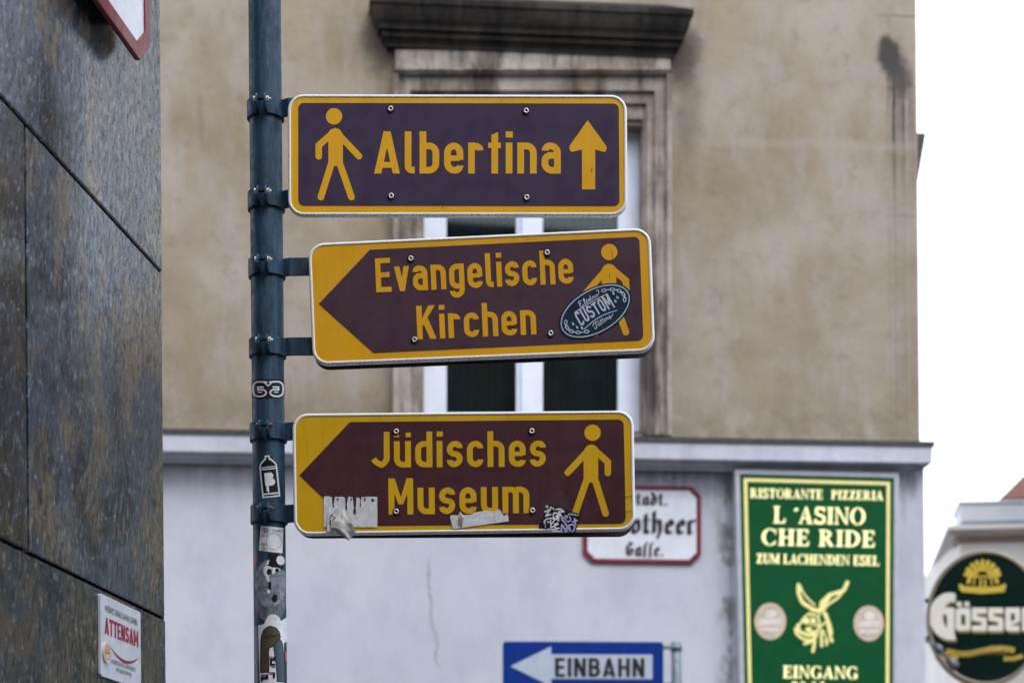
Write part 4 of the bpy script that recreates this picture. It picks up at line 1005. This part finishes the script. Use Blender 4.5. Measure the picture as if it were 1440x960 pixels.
# peeling curl: bent sheet leaving the face
def curl(fr, rows, name, mat, parent):
    """rows: list of (left px, right px, outward distance)"""
    vs = []; n_ = 8
    for (l, r_, d_) in rows:
        for i in range(n_ + 1):
            t = i / n_; x = l[0] + (r_[0] - l[0]) * t; y = l[1] + (r_[1] - l[1]) * t; a, z = fr.px(x, y)
            vs.append((a, -(d_ + .0030 * math.sin(t * 9 + d_ * 300) * (d_ > .003)), z))
    fs = [(j * (n_ + 1) + i, j * (n_ + 1) + i + 1, (j + 1) * (n_ + 1) + i + 1, (j + 1) * (n_ + 1) + i) for j in range(len(rows) - 1) for i in range(n_)]
    m = MB(); m.add(vs, fs, 0, False); o = m.build(name, mat, parent, fix=False)
    md = o.modifiers.new('thick', 'SOLIDIFY'); md.thickness = .0006; return o
curl(f3, [((481, 717), (486, 717), .003), ((475, 726), (490, 727), .010), ((469, 734), (496, 738), .016), ((464.6, 742.5), (501.5, 749), .016), ((478, 752), (497, 755), .013), ((490.5, 760.5), (493, 758.5), .011)], 'peeling_flap', M['paper_back'], pb)
curl(f3, [((463, 714), (478, 712), .0022), ((461, 730), (466, 724), .0035), ((460, 748), (471, 748), .004)], 'peeling_flap', M['paper'], pb)
sheet(f3, stroke([(464.5, 724.5), (472, 728.5), (464.5, 735), (466, 724), (466, 739)], 1.1), .0062, 'pen_mark', M['black'], pb)
pp = vec2([(633, 727), (634.5, 724), (643, 724.5), (648, 721.5), (652, 724), (662, 723.5), (668, 720), (674, 719), (684, 717.5), (692, 719), (700, 716.5), (703, 716), (706, 722), (709, 726), (712, 722.5), (714.5, 724), (715.2, 732.8), (637, 743.6)])
pb = solid(f3, [pp], .0019, .0012, 'sticker', M['paper'], s3, base=0); pb['label'] = 'narrow ragged strip of torn white sticker below the word'
curl(f3, [((646, 720), (648, 720), .003), ((646.5, 730), (653, 728), .008), ((648, 741), (650, 741), .003)], 'peeling_flap', M['paper_back'], pb)
# faint residue of a removed sticker
M['residue'] = sign_film('glue_residue', (.066, .030, .045), amt=.6, rough=.45)
rs = sheet(f3, [vec2([(757, 745), (762, 708), (786, 686.5), (801, 704), (800, 712), (808, 722), (806, 736)])], .0009, 'sticker_residue', M['residue'], s3)
# tag sticker
gq = [(769.4, 708.6), (816.8, 723), (808.8, 749), (757.8, 742)]
gs = solid(f3, [vec2(gq)], .0024, .0014, 'sticker', M['black'], s3, base=0); gs['label'] = 'black graffiti sticker with white and lilac lettering'
gz = lambda x, y: (750 + x * 80 / 1097, 690 + y * 70 / 960)
def zst(pts, w): return stroke(rp_([gz(*p) + (1.0,) for p in pts]), w * 1.2)
w_ = zst([(215, 410), (330, 350), (235, 490), (345, 450)], 1.7) + zst([(380, 480), (400, 420), (460, 430), (470, 520), (430, 560), (380, 490)], 1.5) + zst([(440, 470), (450, 560)], 1.4) + zst([(480, 590), (500, 410), (540, 500)], 1.8) + zst([(430, 360), (520, 350), (595, 405), (480, 400)], 1.8) + zst([(240, 300), (270, 280), (290, 310), (260, 330), (240, 300)], .9) + zst([(320, 340), (335, 300), (360, 350), (385, 320), (400, 375)], .9)
w_ += zst([(225, 640), (205, 590), (260, 540), (380, 525), (405, 570), (350, 640)], 1.6) + zst([(330, 560), (340, 710), (400, 680)], 1.6) + zst([(270, 585), (280, 620)], 1.0) + zst([(295, 585), (300, 620)], 1.0) + zst([(395, 670), (480, 650), (470, 620), (410, 640), (420, 720), (510, 720)], 1.5) + zst([(270, 740), (470, 742)], 1.6) + zst([(360, 778), (560, 775)], 1.3) + zst([(230, 660), (232, 710)], .8)
l_ = zst([(535, 470), (560, 570), (590, 590), (640, 670)], 2.0) + zst([(570, 540), (620, 480), (660, 490), (640, 530), (600, 540), (660, 600), (710, 580), (720, 540), (690, 490)], 1.4) + zst([(790, 520), (800, 600), (820, 660)], 1.6) + zst([(740, 600), (850, 570)], 1.4) + zst([(760, 620), (800, 540), (850, 590)], 1.2) + zst([(670, 470), (690, 430), (720, 470)], .9) + zst([(725, 470), (740, 430), (770, 480), (800, 440), (820, 480), (880, 465)], 1.0)
l_ += zst([(535, 770), (550, 650), (640, 790), (650, 660)], 1.8) + zst([(690, 770), (680, 660), (770, 650), (800, 690), (780, 760), (740, 795)], 1.7) + zst([(660, 720), (700, 690), (715, 790)], 1.3)
sheet(f3, w_, .0029, 'sticker_print', M['white_vinyl'], gs); sheet(f3, l_, .0032, 'sticker_print', M['lilac_ink'], gs)
# scratches in the film
M['scratch'] = simple('dark_scratch', (.028, .016, .014), .6)
sc_ = []
for pts in ([(864, 701), (869, 698), (877, 699.5), (889, 697)], [(868, 727), (874, 723.5), (881, 725)], [(877, 720), (889, 718)], [(816, 614), (815, 628), (822, 627)], [(733, 660), (733.5, 678)], [(709, 676), (714, 674)], [(772, 668), (769, 692)], [(838, 584.5), (840, 585.3)], [(757, 700), (758.5, 706), (757, 712)], [(786, 601), (795, 593)]):
    sheet(f3, stroke(pts, .7), .0016, 'scratch_mark', M['scratch'], s3)

for q in (stroke([(832.4, 236), (832, 243)], .8), [ell((472, 249.5), .8, 2, 8)], [ell((622, 292), .8, .8, 8)]): sheet(f1, q, .0016, 'scratch_mark', M['scratch'], s1)
for q in (stroke([(860, 352), (861.5, 364), (860.5, 370)], .6), stroke([(857, 385), (857.5, 392)], .7)): sheet(f2, q, .0016, 'scratch_mark', M['scratch'], s2)

# ================================================================ signs on and before the facade
def fsign(px, py, n): a, z = FAC.px(px, py, n); return FAC.sub(a, n, z)
# street name sign
sg = fsign(903, 791, .055)
ts = thing('street_name_sign', 'white enamel street sign in black letter script with red border on pale wall', 'sign', sg, 'enamel street name signs')
def oct_px(x0, y0, x1, y1, c, sl=.013):
    f = lambda x, y: Vector((x, y + sl * (x - 903)))
    return [f(x0 + c, y0), f(x1 - c, y0), f(x1, y0 + c), f(x1, y1 - c), f(x1 - c, y1), f(x0 + c, y1), f(x0, y1 - c), f(x0, y0 + c)]
solid(sg, [oct_px(820, 682.5, 986, 791.5, 13)], .0, -.014, 'red_border', M['red_paint'], ts, subs=[oct_px(826.3, 688.5, 979.7, 785.5, 10.5)], bevel=.002)
solid(sg, [oct_px(826, 688.2, 980, 785.8, 10.5)], -.003, -.013, 'enamel_plate', M['white_enamel'], ts)
M['letter_black'] = simple('black_enamel', (.010, .010, .012), .4)
P = place(line('Stadt.', fraktur, .04), (880, 709.5), (58.5, .8), cap=19) + place(line('Dorotheer', fraktur, .02), (830, 749.5), (149, 1.9), cap=33) + place(line('Gaffe.', fraktur, .05), (880, 781), (53, .7), cap=20)
sheet(sg, P, .0015, 'lettering', M['letter_black'], ts)
for xx in (838, 968):
    m = MB(); a0, z0 = sg.px(xx, 775, -.02); _, z1 = sg.px(xx, 700, -.02); m.box(a0 - .01, a0 + .01, .0188, .0195, z0, z1)
    m.build('spacer', M['rubber_and_gap'], ts)

# one-way sign on its own post
EIN = Frame(at_depth(951, 936, 9.25 * KF), R(3.0), KF); EIN.loc.z = 0
ts = thing('sign_post', 'slim grey steel post carrying the blue one way sign', 'pole', EIN)
zt_ = EIN.px(950, 903.5)[1]
M['post'] = simple('galvanised_post', (.16, .20, .22), .5, .5, .25, 12)
m = MB(); m.lathe((0, 0, 0), (0, 0, 1), [(.032, 0), (.032, zt_), (.029, zt_ + .005), (.001, zt_ + .006)], 24); m.build('post_tube', M['post'], ts)
m = MB(); m.lathe((0, 0, 0), (0, 0, 1), [(.09, 0), (.09, .01), (.04, .012), (.0325, .04)], 24); m.build('base_flange', M['post'], ts)
sg = EIN.sub(EIN.px(820, 971, .03)[0], .03, EIN.px(820, 971, .03)[1])
ts = thing('one_way_sign', 'blue one way sign with white arrow pointing left and black word', 'sign', sg)
M['blue'] = simple('blue_film', (.003, .029, .21), .4, var=.12, scale=8, spec=.2)
M['arrow_white'] = simple('white_film', (.43, .48, .58), .4, var=.06)
sl2 = lambda P, s_, xr: [[Vector((p[0], p[1] + s_ * (p[0] - xr))) for p in q] for q in P]
sk = lambda P: sl2(P, .004, 820)
plate_ = [Vector((707 + x, 901.5 + y)) for x, y in roundloop(226, 70, 5)]
solid(sg, sk([plate_]), 0, -.014, 'panel', M['blue'], ts, bevel=.0015)
sheet(sg, sk([vec2([(718, 936.5), (775, 908.5), (775, 919.5), (917.5, 919.5), (917.5, 954), (775, 954), (775, 964.5)])]), .002, 'arrow', M['arrow_white'], ts)
sheet(sg, sk(place(line('EINBAHN', lambda c: din(c, .17), .13), (780.6, 951), (125.4, 0), cap=26.5)), .0045, 'lettering', M['letter_black'], ts)
m = MB()
a0 = sg.px(930, 910)[0]; pa = EIN.loc - sg.loc
ax_ = pa.dot(sg.x); ay_ = pa.dot(sg.y)
for yy in (909.5, 962):
    m = MB(); z = sg.px(930, yy)[1]
    m.box(a0 - .13, ax_ - .028, .0195, .029, z - .013, z + .013)
    m.lathe((ax_, ay_, z - .018), (0, 0, 1), [(.0325, 0), (.040, 0), (.040, .037), (.0325, .037)], 20)
    m.build('clamp', M['post'], ts)

# restaurant panel
sg = fsign(1147, 985, .135)
ts = thing('restaurant_sign', 'tall green restaurant panel with cream lettering and donkey head on the corner pilaster', 'sign', sg)
M['silver'] = simple('pale_metal_case', (.50, .52, .57), .35, .35, .08, 10)
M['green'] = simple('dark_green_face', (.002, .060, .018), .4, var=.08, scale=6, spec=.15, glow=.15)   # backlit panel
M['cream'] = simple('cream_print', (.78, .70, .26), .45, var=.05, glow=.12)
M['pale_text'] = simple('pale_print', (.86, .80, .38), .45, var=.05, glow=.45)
RQ = quadmap((1033.5, 659.5), (1264, 665.5), (1261.5, 1060), (1043, 1060))
ru = lambda x, y: RQ((x - 1033.5) / 228.5, (y - 660) / 400)     # upright px -> leaning panel
def inset(i): return [Vector(RQ(u, v)) for u, v in ((i / 228.5, i / 400), (1 - i / 228.5, i / 400), (1 - i / 228.5, 1 - i / 400), (i / 228.5, 1 - i / 400))]
solid(sg, [inset(0)], 0.0, -.064, 'case', M['silver'], ts, subs=[inset(6.5)], bevel=.004)
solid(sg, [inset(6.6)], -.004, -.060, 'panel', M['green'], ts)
sheet(sg, [inset(12.0)], -.0015, 'border_line', M['cream'], ts, subs=[inset(16.8)])
def rtext(s_, x0, x1, yt, yb, slope=.020, gap=.06):
    return place(line(s_, serif, gap), (x0, yb), (x1 - x0, slope * (x1 - x0)), cap=yb - yt)
P = rtext('RISTORANTE', 1055, 1157, 686, 699.5) + rtext('PIZZERIA', 1169, 1242.5, 688.5, 701.5)
P += rtext('L ´ASINO', 1087.5, 1217, 711, 735) + rtext('CHE RIDE', 1071, 1230.5, 742.5, 766, gap=.08) + rtext('ZUM LACHENDEN ESEL', 1064, 1236.5, 777.5, 791.5, gap=.03)
P += rtext('EINGANG', 1101, 1206.5, 935, 952.5, .016) + rtext('20 M.', 1112, 1164, 957.5, 975, .016)
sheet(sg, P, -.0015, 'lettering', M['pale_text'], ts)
dz = lambda x, y: (1060 + x / 6, 800 + y / 6)
def dst(pts, w, w1=None): return stroke(rp_([dz(*p) + (4.0,) for p in pts]), w, cap='round', w1=w1)
D = dst([(378, 135), (378, 200), (410, 280), (500, 335)], 5.5) + dst([(400, 170), (450, 240), (515, 300)], 2.6) + dst([(378, 130), (400, 170)], 5)
D += dst([(790, 110), (760, 180), (640, 215), (570, 280), (570, 335)], 5.5) + dst([(770, 160), (710, 240), (620, 300), (590, 340)], 3.6) + dst([(640, 220), (590, 290)], 7)
D += dst([(490, 335), (545, 350), (590, 330)], 6) + dst([(540, 345), (560, 385)], 2.5) + dst([(590, 360), (620, 430), (635, 520), (660, 605)], 4.2) + dst([(610, 370), (650, 480), (660, 540)], 3)
D += dst([(470, 370), (430, 400), (420, 445)], 3) + [ell(dz(445, 435), 4.6, 4.8, 16), ell(dz(503, 433), 4.2, 4.8, 16), ell(dz(463, 508), 4.5, 4.2, 16)] + stroke(ell(dz(505, 432), 7, 7.6, 20), 1.3, True)
D += dst([(430, 400), (400, 440), (385, 470)], 3) + dst([(470, 375), (520, 380), (545, 400)], 2.6) + dst([(545, 400), (560, 440), (550, 480)], 2.4) + dst([(480, 530), (530, 520), (545, 500)], 3) + dst([(540, 520), (535, 560)], 3) + dst([(590, 520), (600, 560), (630, 600)], 2.4)
D += dst([(372, 470), (380, 520), (420, 540), (470, 560), (510, 540)], 5) + dst([(350, 500), (360, 545), (420, 590), (500, 600), (520, 560)], 4) + dst([(430, 625), (480, 610), (525, 560)], 4.5) + dst([(515, 560), (510, 640), (500, 690)], 5, 4.5) + dst([(545, 500), (575, 470), (600, 450)], 3.2) + dst([(572, 510), (570, 590), (575, 645)], 4) + dst([(600, 600), (625, 620), (615, 635)], 3.4) + dst([(520, 470), (560, 480)], 2.5)
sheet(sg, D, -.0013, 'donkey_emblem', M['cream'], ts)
M['badge'] = simple('peach_badge', (.62, .47, .33), .5); M['badge_in'] = simple('badge_print', (.50, .44, .36), .5, var=.25, scale=30); M['badge_line'] = simple('badge_band', (.70, .62, .56), .5)
for cx, cy, k in ((1083.3, 873, 1.0), (1221.8, 875.8, .96)):
    bd = sheet(sg, [ell((cx, cy), 22.2 * k, 26 * k, 40)], -.0010, 'badge', M['badge'], ts)
    sheet(sg, [ell((cx, cy), 16.5 * k, 21 * k, 36)], -.0004, 'badge_print', M['badge_in'], bd)
    sheet(sg, [rect(cx - 16 * k, cy - 4, cx + 16 * k, cy + 5), rect(cx - 13, cy + 8.5, cx + 13, cy + 14), ell((cx + 1, cy - 11), 8, 5.5, 20)], .0002, 'badge_print', M['badge_line'], bd)

# round brewery sign on the side street
BY = 11.3 * KF
BC = at_depth(1386, 868, BY)
BRW = Frame(BC, R(-9), KF)
rad = abs((at_depth(1386, 773, BY) - BC).z)
BRW.loc.z -= rad
ts = thing('brewery_sign', 'oval dark green illuminated brewery sign with gold crest beyond the house corner', 'sign', BRW)
M['bezel'] = simple('champagne_metal_ring', (.27, .235, .17), .4, .5, .1, 10)
M['brew_green'] = simple('bottle_green_face', (.002, .013, .010), .2, var=.2, scale=3, spec=.3)
M['gold'] = simple('gold_print', (.62, .44, .045), .4, var=.15, scale=30); M['dull_gold'] = simple('dull_gold_print', (.24, .19, .045), .4, var=.15)
M['ribbon_gold'] = simple('ribbon_gold_print', (.45, .31, .04), .45, var=.2, scale=30); M['logo_white'] = simple('white_print', (.80, .76, .68), .4, var=.04)
bell = lambda d: [ell((1386, 868), 83 - d, 95 - d, 72)]
solid(BRW, bell(0), .075, -.055, 'ring', M['bezel'], ts, subs=bell(5.2), bevel=.006)
solid(BRW, bell(5.25), .064, .050, 'face_panel', M['brew_green'], ts, base=.075)
solid(BRW, bell(5.25), -.030, -.044, 'face_panel', M['brew_green'], ts, base=.075)
NB = .066
def bsheet(P, n, nm, mt): return sheet(BRW, P, NB + n, nm, mt, ts, base=.075)
bz = lambda x, y: (1300 + x / 5.05, 770 + y / 5.05)
def bp2(*pts): return vec2([bz(*p) for p in pts])
def bst(pts, w, w1=None, cap='butt'): return stroke([bz(*p) for p in pts], w / 5.05, w1=None if w1 is None else w1 / 5.05, cap=cap)
# crest: crown of leaves with lions
Cg = bst([(250, 275), (300, 285), (415, 290), (520, 285), (575, 270)], 30) + bst([(252, 255), (270, 300), (415, 312), (560, 300), (572, 255)], 22)
for k in range(-4, 5):
    a = R(k * 19); cx, cy = 413, 215
    Cg += bst([(cx + 55 * math.sin(a), cy - 55 * math.cos(a) * 1.1), (cx + 122 * math.sin(a), cy - 122 * math.cos(a))], 18, 30, 'round')
Cg += bst([(300, 150), (330, 190), (310, 250)], 26) + bst([(530, 150), (500, 190), (520, 250)], 26) + bst([(350, 260), (360, 200), (470, 200), (480, 260)], 12) + bst([(400, 215), (400, 275)], 16) + bst([(432, 215), (432, 275)], 16)
bsheet(Cg, .001, 'gold_crest', M['gold'])
# lettering with its shadow
def ring_(c, rx, ry, tx, a0, a1, n=22):
    o = []
    for k in range(n):
        A, B = R(a0 + (a1 - a0) * k / n), R(a0 + (a1 - a0) * (k + 1) / n)
        o.append(bp2((c[0] + rx * math.cos(A), c[1] - ry * math.sin(A)), (c[0] + rx * math.cos(B), c[1] - ry * math.sin(B)), (c[0] + 18 + (rx - tx) * math.cos(B), c[1] - (ry - tx * .8) * math.sin(B)), (c[0] + 18 + (rx - tx) * math.cos(A), c[1] - (ry - tx * .8) * math.sin(A))))
    return o
def letters(dx, dy):
    f = lambda *p: bp2(*[(x + dx, y + dy) for x, y in p])
    L = ring_((185 + dx, 482 + dy), 150, 168, 78, 78, 272)
    L += [f((195, 318), (222, 325), (215, 385), (170, 365)), f((118, 420), (212, 420), (212, 652), (160, 640), (160, 470), (118, 462)), f((150, 610), (212, 600), (222, 648), (180, 650))]
    x = 222
    L += [f((x, 432), (x + 38, 432), (x + 38, 585), (x, 572)), f((x + 68, 422), (x + 104, 432), (x + 104, 575), (x + 68, 585)), f((x, 440), (x + 30, 422), (x + 104, 428), (x + 104, 468), (x, 472)), f((x, 545), (x + 104, 545), (x + 90, 585), (x + 14, 585)), f((x + 8, 380), (x + 42, 380), (x + 42, 412), (x + 8, 412)), f((x + 62, 380), (x + 96, 380), (x + 96, 412), (x + 62, 412))]
    for x in (338, 455):
        L += [f((x, 422), (x + 104, 422), (x + 104, 462), (x, 462)), f((x, 440), (x + 36, 440), (x + 36, 500), (x, 490)), f((x, 478), (x + 104, 492), (x + 104, 530), (x, 512)), f((x + 68, 500), (x + 104, 505), (x + 104, 585), (x + 68, 575)), f((x, 548), (x + 104, 548), (x + 92, 588), (x, 588))]
    x = 575
    L += [f((x, 430), (x + 38, 422), (x + 38, 588), (x, 575)), f((x, 422), (x + 104, 422), (x + 104, 460), (x, 460)), f((x + 68, 440), (x + 104, 440), (x + 104, 505), (x + 68, 515)), f((x + 30, 525), (x + 104, 490), (x + 104, 520), (x + 30, 550)), f((x + 10, 550), (x + 104, 550), (x + 96, 588), (x + 14, 588))]
    x = 694
    L += [f((x, 422), (x + 38, 422), (x + 38, 588), (x, 588)), f((x, 422), (x + 90, 422), (x + 84, 468), (x, 468))]
    return L
bsheet(letters(9, 17), .001, 'letter_shadow', M['dull_gold']); bsheet(letters(0, 0), .0025, 'lettering', M['logo_white'])
rb = [(155 + (640 - 155) * t, 722 + 40 * math.sin(t * 2 * math.pi * .95) * .5 + 8) for t in [i / 20 for i in range(21)]]
bsheet(bst(rb, 40) + bst([(78, 778), (160, 782), (240, 775)], 32) + bst([(565, 785), (640, 782), (700, 765)], 32), .001, 'gold_ribbon', M['ribbon_gold'])
bsheet(place(plain('GUT BESSER GÖSSER'), bz(215, 752), (380 / 5.05, 1.0), cap=4), .003, 'ribbon_lettering', M['dull_gold'])
# arm back to the side wall and a small grey fitting
wl = FAC.world(S_COR, -1.6, 0)
tgt = BRW.loc + Vector((0, 0, rad))
m = MB()
for dz_ in (rad * .28, -rad * .28):
    edge = BRW.world(-.87 * math.sqrt(rad ** 2 - (rad * .28) ** 2) + .03, 0, rad + dz_) - BRW.loc
    we = FAC.world(S_COR - .02, (-(BRW.loc.y - FAC.loc.y) + .2) / KF, 0) - BRW.loc; we.z = edge.z
    loc_ = lambda v: (v.dot(BRW.x), v.dot(BRW.y), v.z)
    m = MB(); m.tube(loc_(edge), loc_(we), .018, n=12); m.build('wall_bracket', M['zinc'], ts)
m = MB(); q = lambda x, y, n: (BRW.px(x, y, n)[0], -n * KF, BRW.px(x, y, n)[1])
m.tube(q(1303, 900, .12), q(1320, 913, .30), .012, n=10); m.tube(q(1320, 913, .30), q(1338, 930, .24), .012, n=10)
m.lathe(q(1320, 912, .30), (.5, -.3, -.5), [(.001, -.04), (.03, -.035), (.035, 0), (.025, .03), (.001, .032)], 16); m.lathe(q(1339, 932, .23), (.5, .4, -.5), [(.001, -.045), (.03, -.04), (.042, .04), (.001, .041)], 16)
M['fitting_grey'] = simple('grey_fitting_paint', (.14, .155, .19), .45, .3)
m.build('small_fitting', M['fitting_grey'], ts)

# ================================================================ far corner house
FY = 27.0
fc = at_depth(1338, 740, FY)
FAR = Frame((fc.x, fc.y, 0), R(-4))
fb = thing('distant_house', 'cream distant corner house with stepped cornice, pale attic and red roof', 'building', FAR)
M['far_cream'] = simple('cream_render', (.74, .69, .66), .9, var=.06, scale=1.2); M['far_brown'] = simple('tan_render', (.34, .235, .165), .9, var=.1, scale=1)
M['far_white'] = simple('pale_attic', (.70, .72, .74), .7, var=.06, scale=1.5); M['far_roof'] = simple('red_roof_tiles', (.21, .065, .045), .85, var=.25, scale=9); M['far_blue'] = simple('blue_grey_gutter', (.11, .15, .21), .6)
z_ = lambda y, n=0: FAR.px(1400, y, n)[1]
zc = z_(748)
wallw = 3.7
CX, CY, SX = .16, .2, 1.42
m = MB(); m.box(CX, wallw, CY, 9, 0, zc); m.build('front_wall', M['far_cream'], fb)
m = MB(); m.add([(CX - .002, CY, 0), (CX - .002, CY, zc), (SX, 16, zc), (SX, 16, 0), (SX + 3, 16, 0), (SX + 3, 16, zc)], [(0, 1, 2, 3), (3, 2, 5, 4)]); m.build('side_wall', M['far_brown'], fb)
def corn(rows, name, mat):
    vs, fs = [], []
    for n, z in rows: vs += [(wallw, CY - n, z), (CX - n, CY - n, z), (SX - n, 16, z)]
    for i in range(len(rows) - 1):
        for j in range(2): a = i * 3 + j; fs.append((a, a + 1, a + 4, a + 3))
    k = len(rows) - 1
    fs.append((0, 1, 2)); fs.append((3 * k, 3 * k + 1, 3 * k + 2)); m = MB(); m.add(vs, fs); return m.build(name, mat, fb)
corn([(.22, z_(735.5, .05)), (.22, z_(742, .05)), (.19, z_(745)), (.12, z_(748)), (.10, z_(750)), (.0, z_(751))], 'cornice', M['far_cream'])
corn([(.055, z_(751) - .004), (.05, z_(757)), (.0, z_(758))], 'frieze', M['far_brown'])
za = z_(735); KS = (SX - CX) / 16
def skew(x, y0, y1, z0, z1, nm, mt):
    m = MB(); m.add([(x, y0, z0), (wallw, y0, z0), (wallw, y1, z0), (x + KS * (y1 - y0), y1, z0), (x, y0, z1), (wallw, y0, z1), (wallw, y1, z1), (x + KS * (y1 - y0), y1, z1)], [(0, 3, 2, 1), (4, 5, 6, 7), (0, 1, 5, 4), (1, 2, 6, 5), (2, 3, 7, 6), (3, 0, 4, 7)]); m.build(nm, mt, fb)
skew(CX + .05, .5, 1.5, za, z_(697), 'attic', M['far_white']); skew(CX + .02, .47, 1.53, z_(697) + .002, z_(697) + .035, 'attic_coping', M['far_white'])
m = MB(); m.box(CX + .0, wallw, .1, .49, za + .004, za + .05); m.build('gutter', M['far_blue'], fb)
(rx0, zr0), (rx1, zr1) = FAR.px(1407, 697, -1.6), FAR.px(1440, 665, -3.2)
dx = (rx1 - rx0) * 1.8; dzr = (zr1 - zr0) * 1.8; dyr = 1.6 * 1.8; zr0 -= .03
m = MB(); m.add([(rx0, 1.6, zr0), (wallw, 1.6, zr0), (wallw, 1.6 + dyr, zr0 + dzr), (rx0 + dx, 1.6 + dyr, zr0 + dzr), (rx0, 8, zr0), (wallw, 8, zr0)], [(0, 1, 2, 3), (4, 0, 3), (4, 3, 2, 5), (1, 5, 2), (0, 4, 5, 1)]); m.build('roof', M['far_roof'], fb)
for i in range(1):
    for zz in (1.2, 4.4):
        if zz + 2.0 < zc: m = MB(); m.box(1.5 + i * 3.4, 2.7 + i * 3.4, CY - .06, CY - .001, zz, zz + 2.0); m.build('window', M['curtain'], fb)
# unseen house added beyond the right edge, darkening the slate's low reflections
M['dark_render'] = old_stone('dark_grey_render', (.060, .058, .056), (.11, .105, .10), (.04, .037, .035), .4)
NB_ = FAR.sub(3.9, -1.5, 0)
nb = thing('unseen_dark_house', 'unseen dark grey rendered house added to darken low reflections in the slate', 'building', NB_)
m = MB(); m.box(0, 24, 0, 8, 0, 11.0); m.build('wall', M['dark_render'], nb)
m = MB(); m.box(-.02, 24.3, -.4, 8.3, 11.002, 11.3); m.build('cornice', M['dark_render'], nb)
for i in range(6):
    for zz in (1.4, 4.8, 8.0):
        m = MB(); m.box(1.2 + i * 3.7, 2.5 + i * 3.7, -.06, -.001, zz, zz + 2.1); m.build('window', M['curtain'], nb)

TL_ = Frame((9.8, 22.5, 0), R(-24))  # unseen tall house added to keep reflected sky off part of the slate
tb = thing('unseen_sky_blocker', 'unseen tall dark grey rendered house added to block sky reflected in the slate', 'building', TL_)
m = MB(); m.box(0, 14, 0, 12, 0, 24); m.build('wall', M['dark_render'], tb)
m = MB(); m.box(-.25, 14.2, -.35, 12.2, 24.002, 24.4); m.build('cornice', M['dark_render'], tb)
for i in range(4):
    for zz in (1.4, 5.2, 9.0, 12.8, 16.6, 20.2):
        m = MB(); m.box(1.2 + i * 3.2, 2.4 + i * 3.2, -.06, -.001, zz, zz + 2.1); m.build('window', M['curtain'], tb)

# pavements along both houses
pv = MB(); pv.box(SL - 20, S_COR + .9, -1.5, -.075, .002, .12); o = pv.build('pavement', M['paving']); o.location = FAC.loc; o.rotation_euler = (0, 0, FAC_YAW); struct(o)
pv = MB(); pv.box(-12, .6, -1.6, -.008, .002, .12); o = pv.build('pavement', M['paving']); o.location = SLT.loc; o.rotation_euler = (0, 0, SLT.yaw); struct(o)

# the other side of the street, behind the viewer: shades and is mirrored in the films and panes
OPP = Frame((0, -6.5, 0), math.pi)
ob = thing('opposite_house', 'grey brown rendered house across the street with rows of tall windows', 'building', OPP)
M['opp'] = old_stone('grey_brown_render', (.16, .145, .13), (.24, .22, .20), (.09, .08, .07), .4)
m = MB(); m.box(-22, 16, 0, 9, 0, 13.5); m.build('wall', M['opp'], ob)
for i in range(11):
    for j in range(3):
        x = -20 + i * 3.3; z = 1.4 + j * 4.1
        m = MB(); m.box(x - .12, x + 1.42, -.06, -.002, z - .12, z + 2.42); w_o = m.build('window', M['architrave'], ob)
        m = MB(); m.box(x, x + 1.3, -.075, -.062, z, z + 2.3); m.build('pane', M['curtain'], w_o)
m = MB(); m.box(-22.3, 16.3, -.45, -.003, 13.0, 13.5); m.build('cornice', M['hood'], ob)
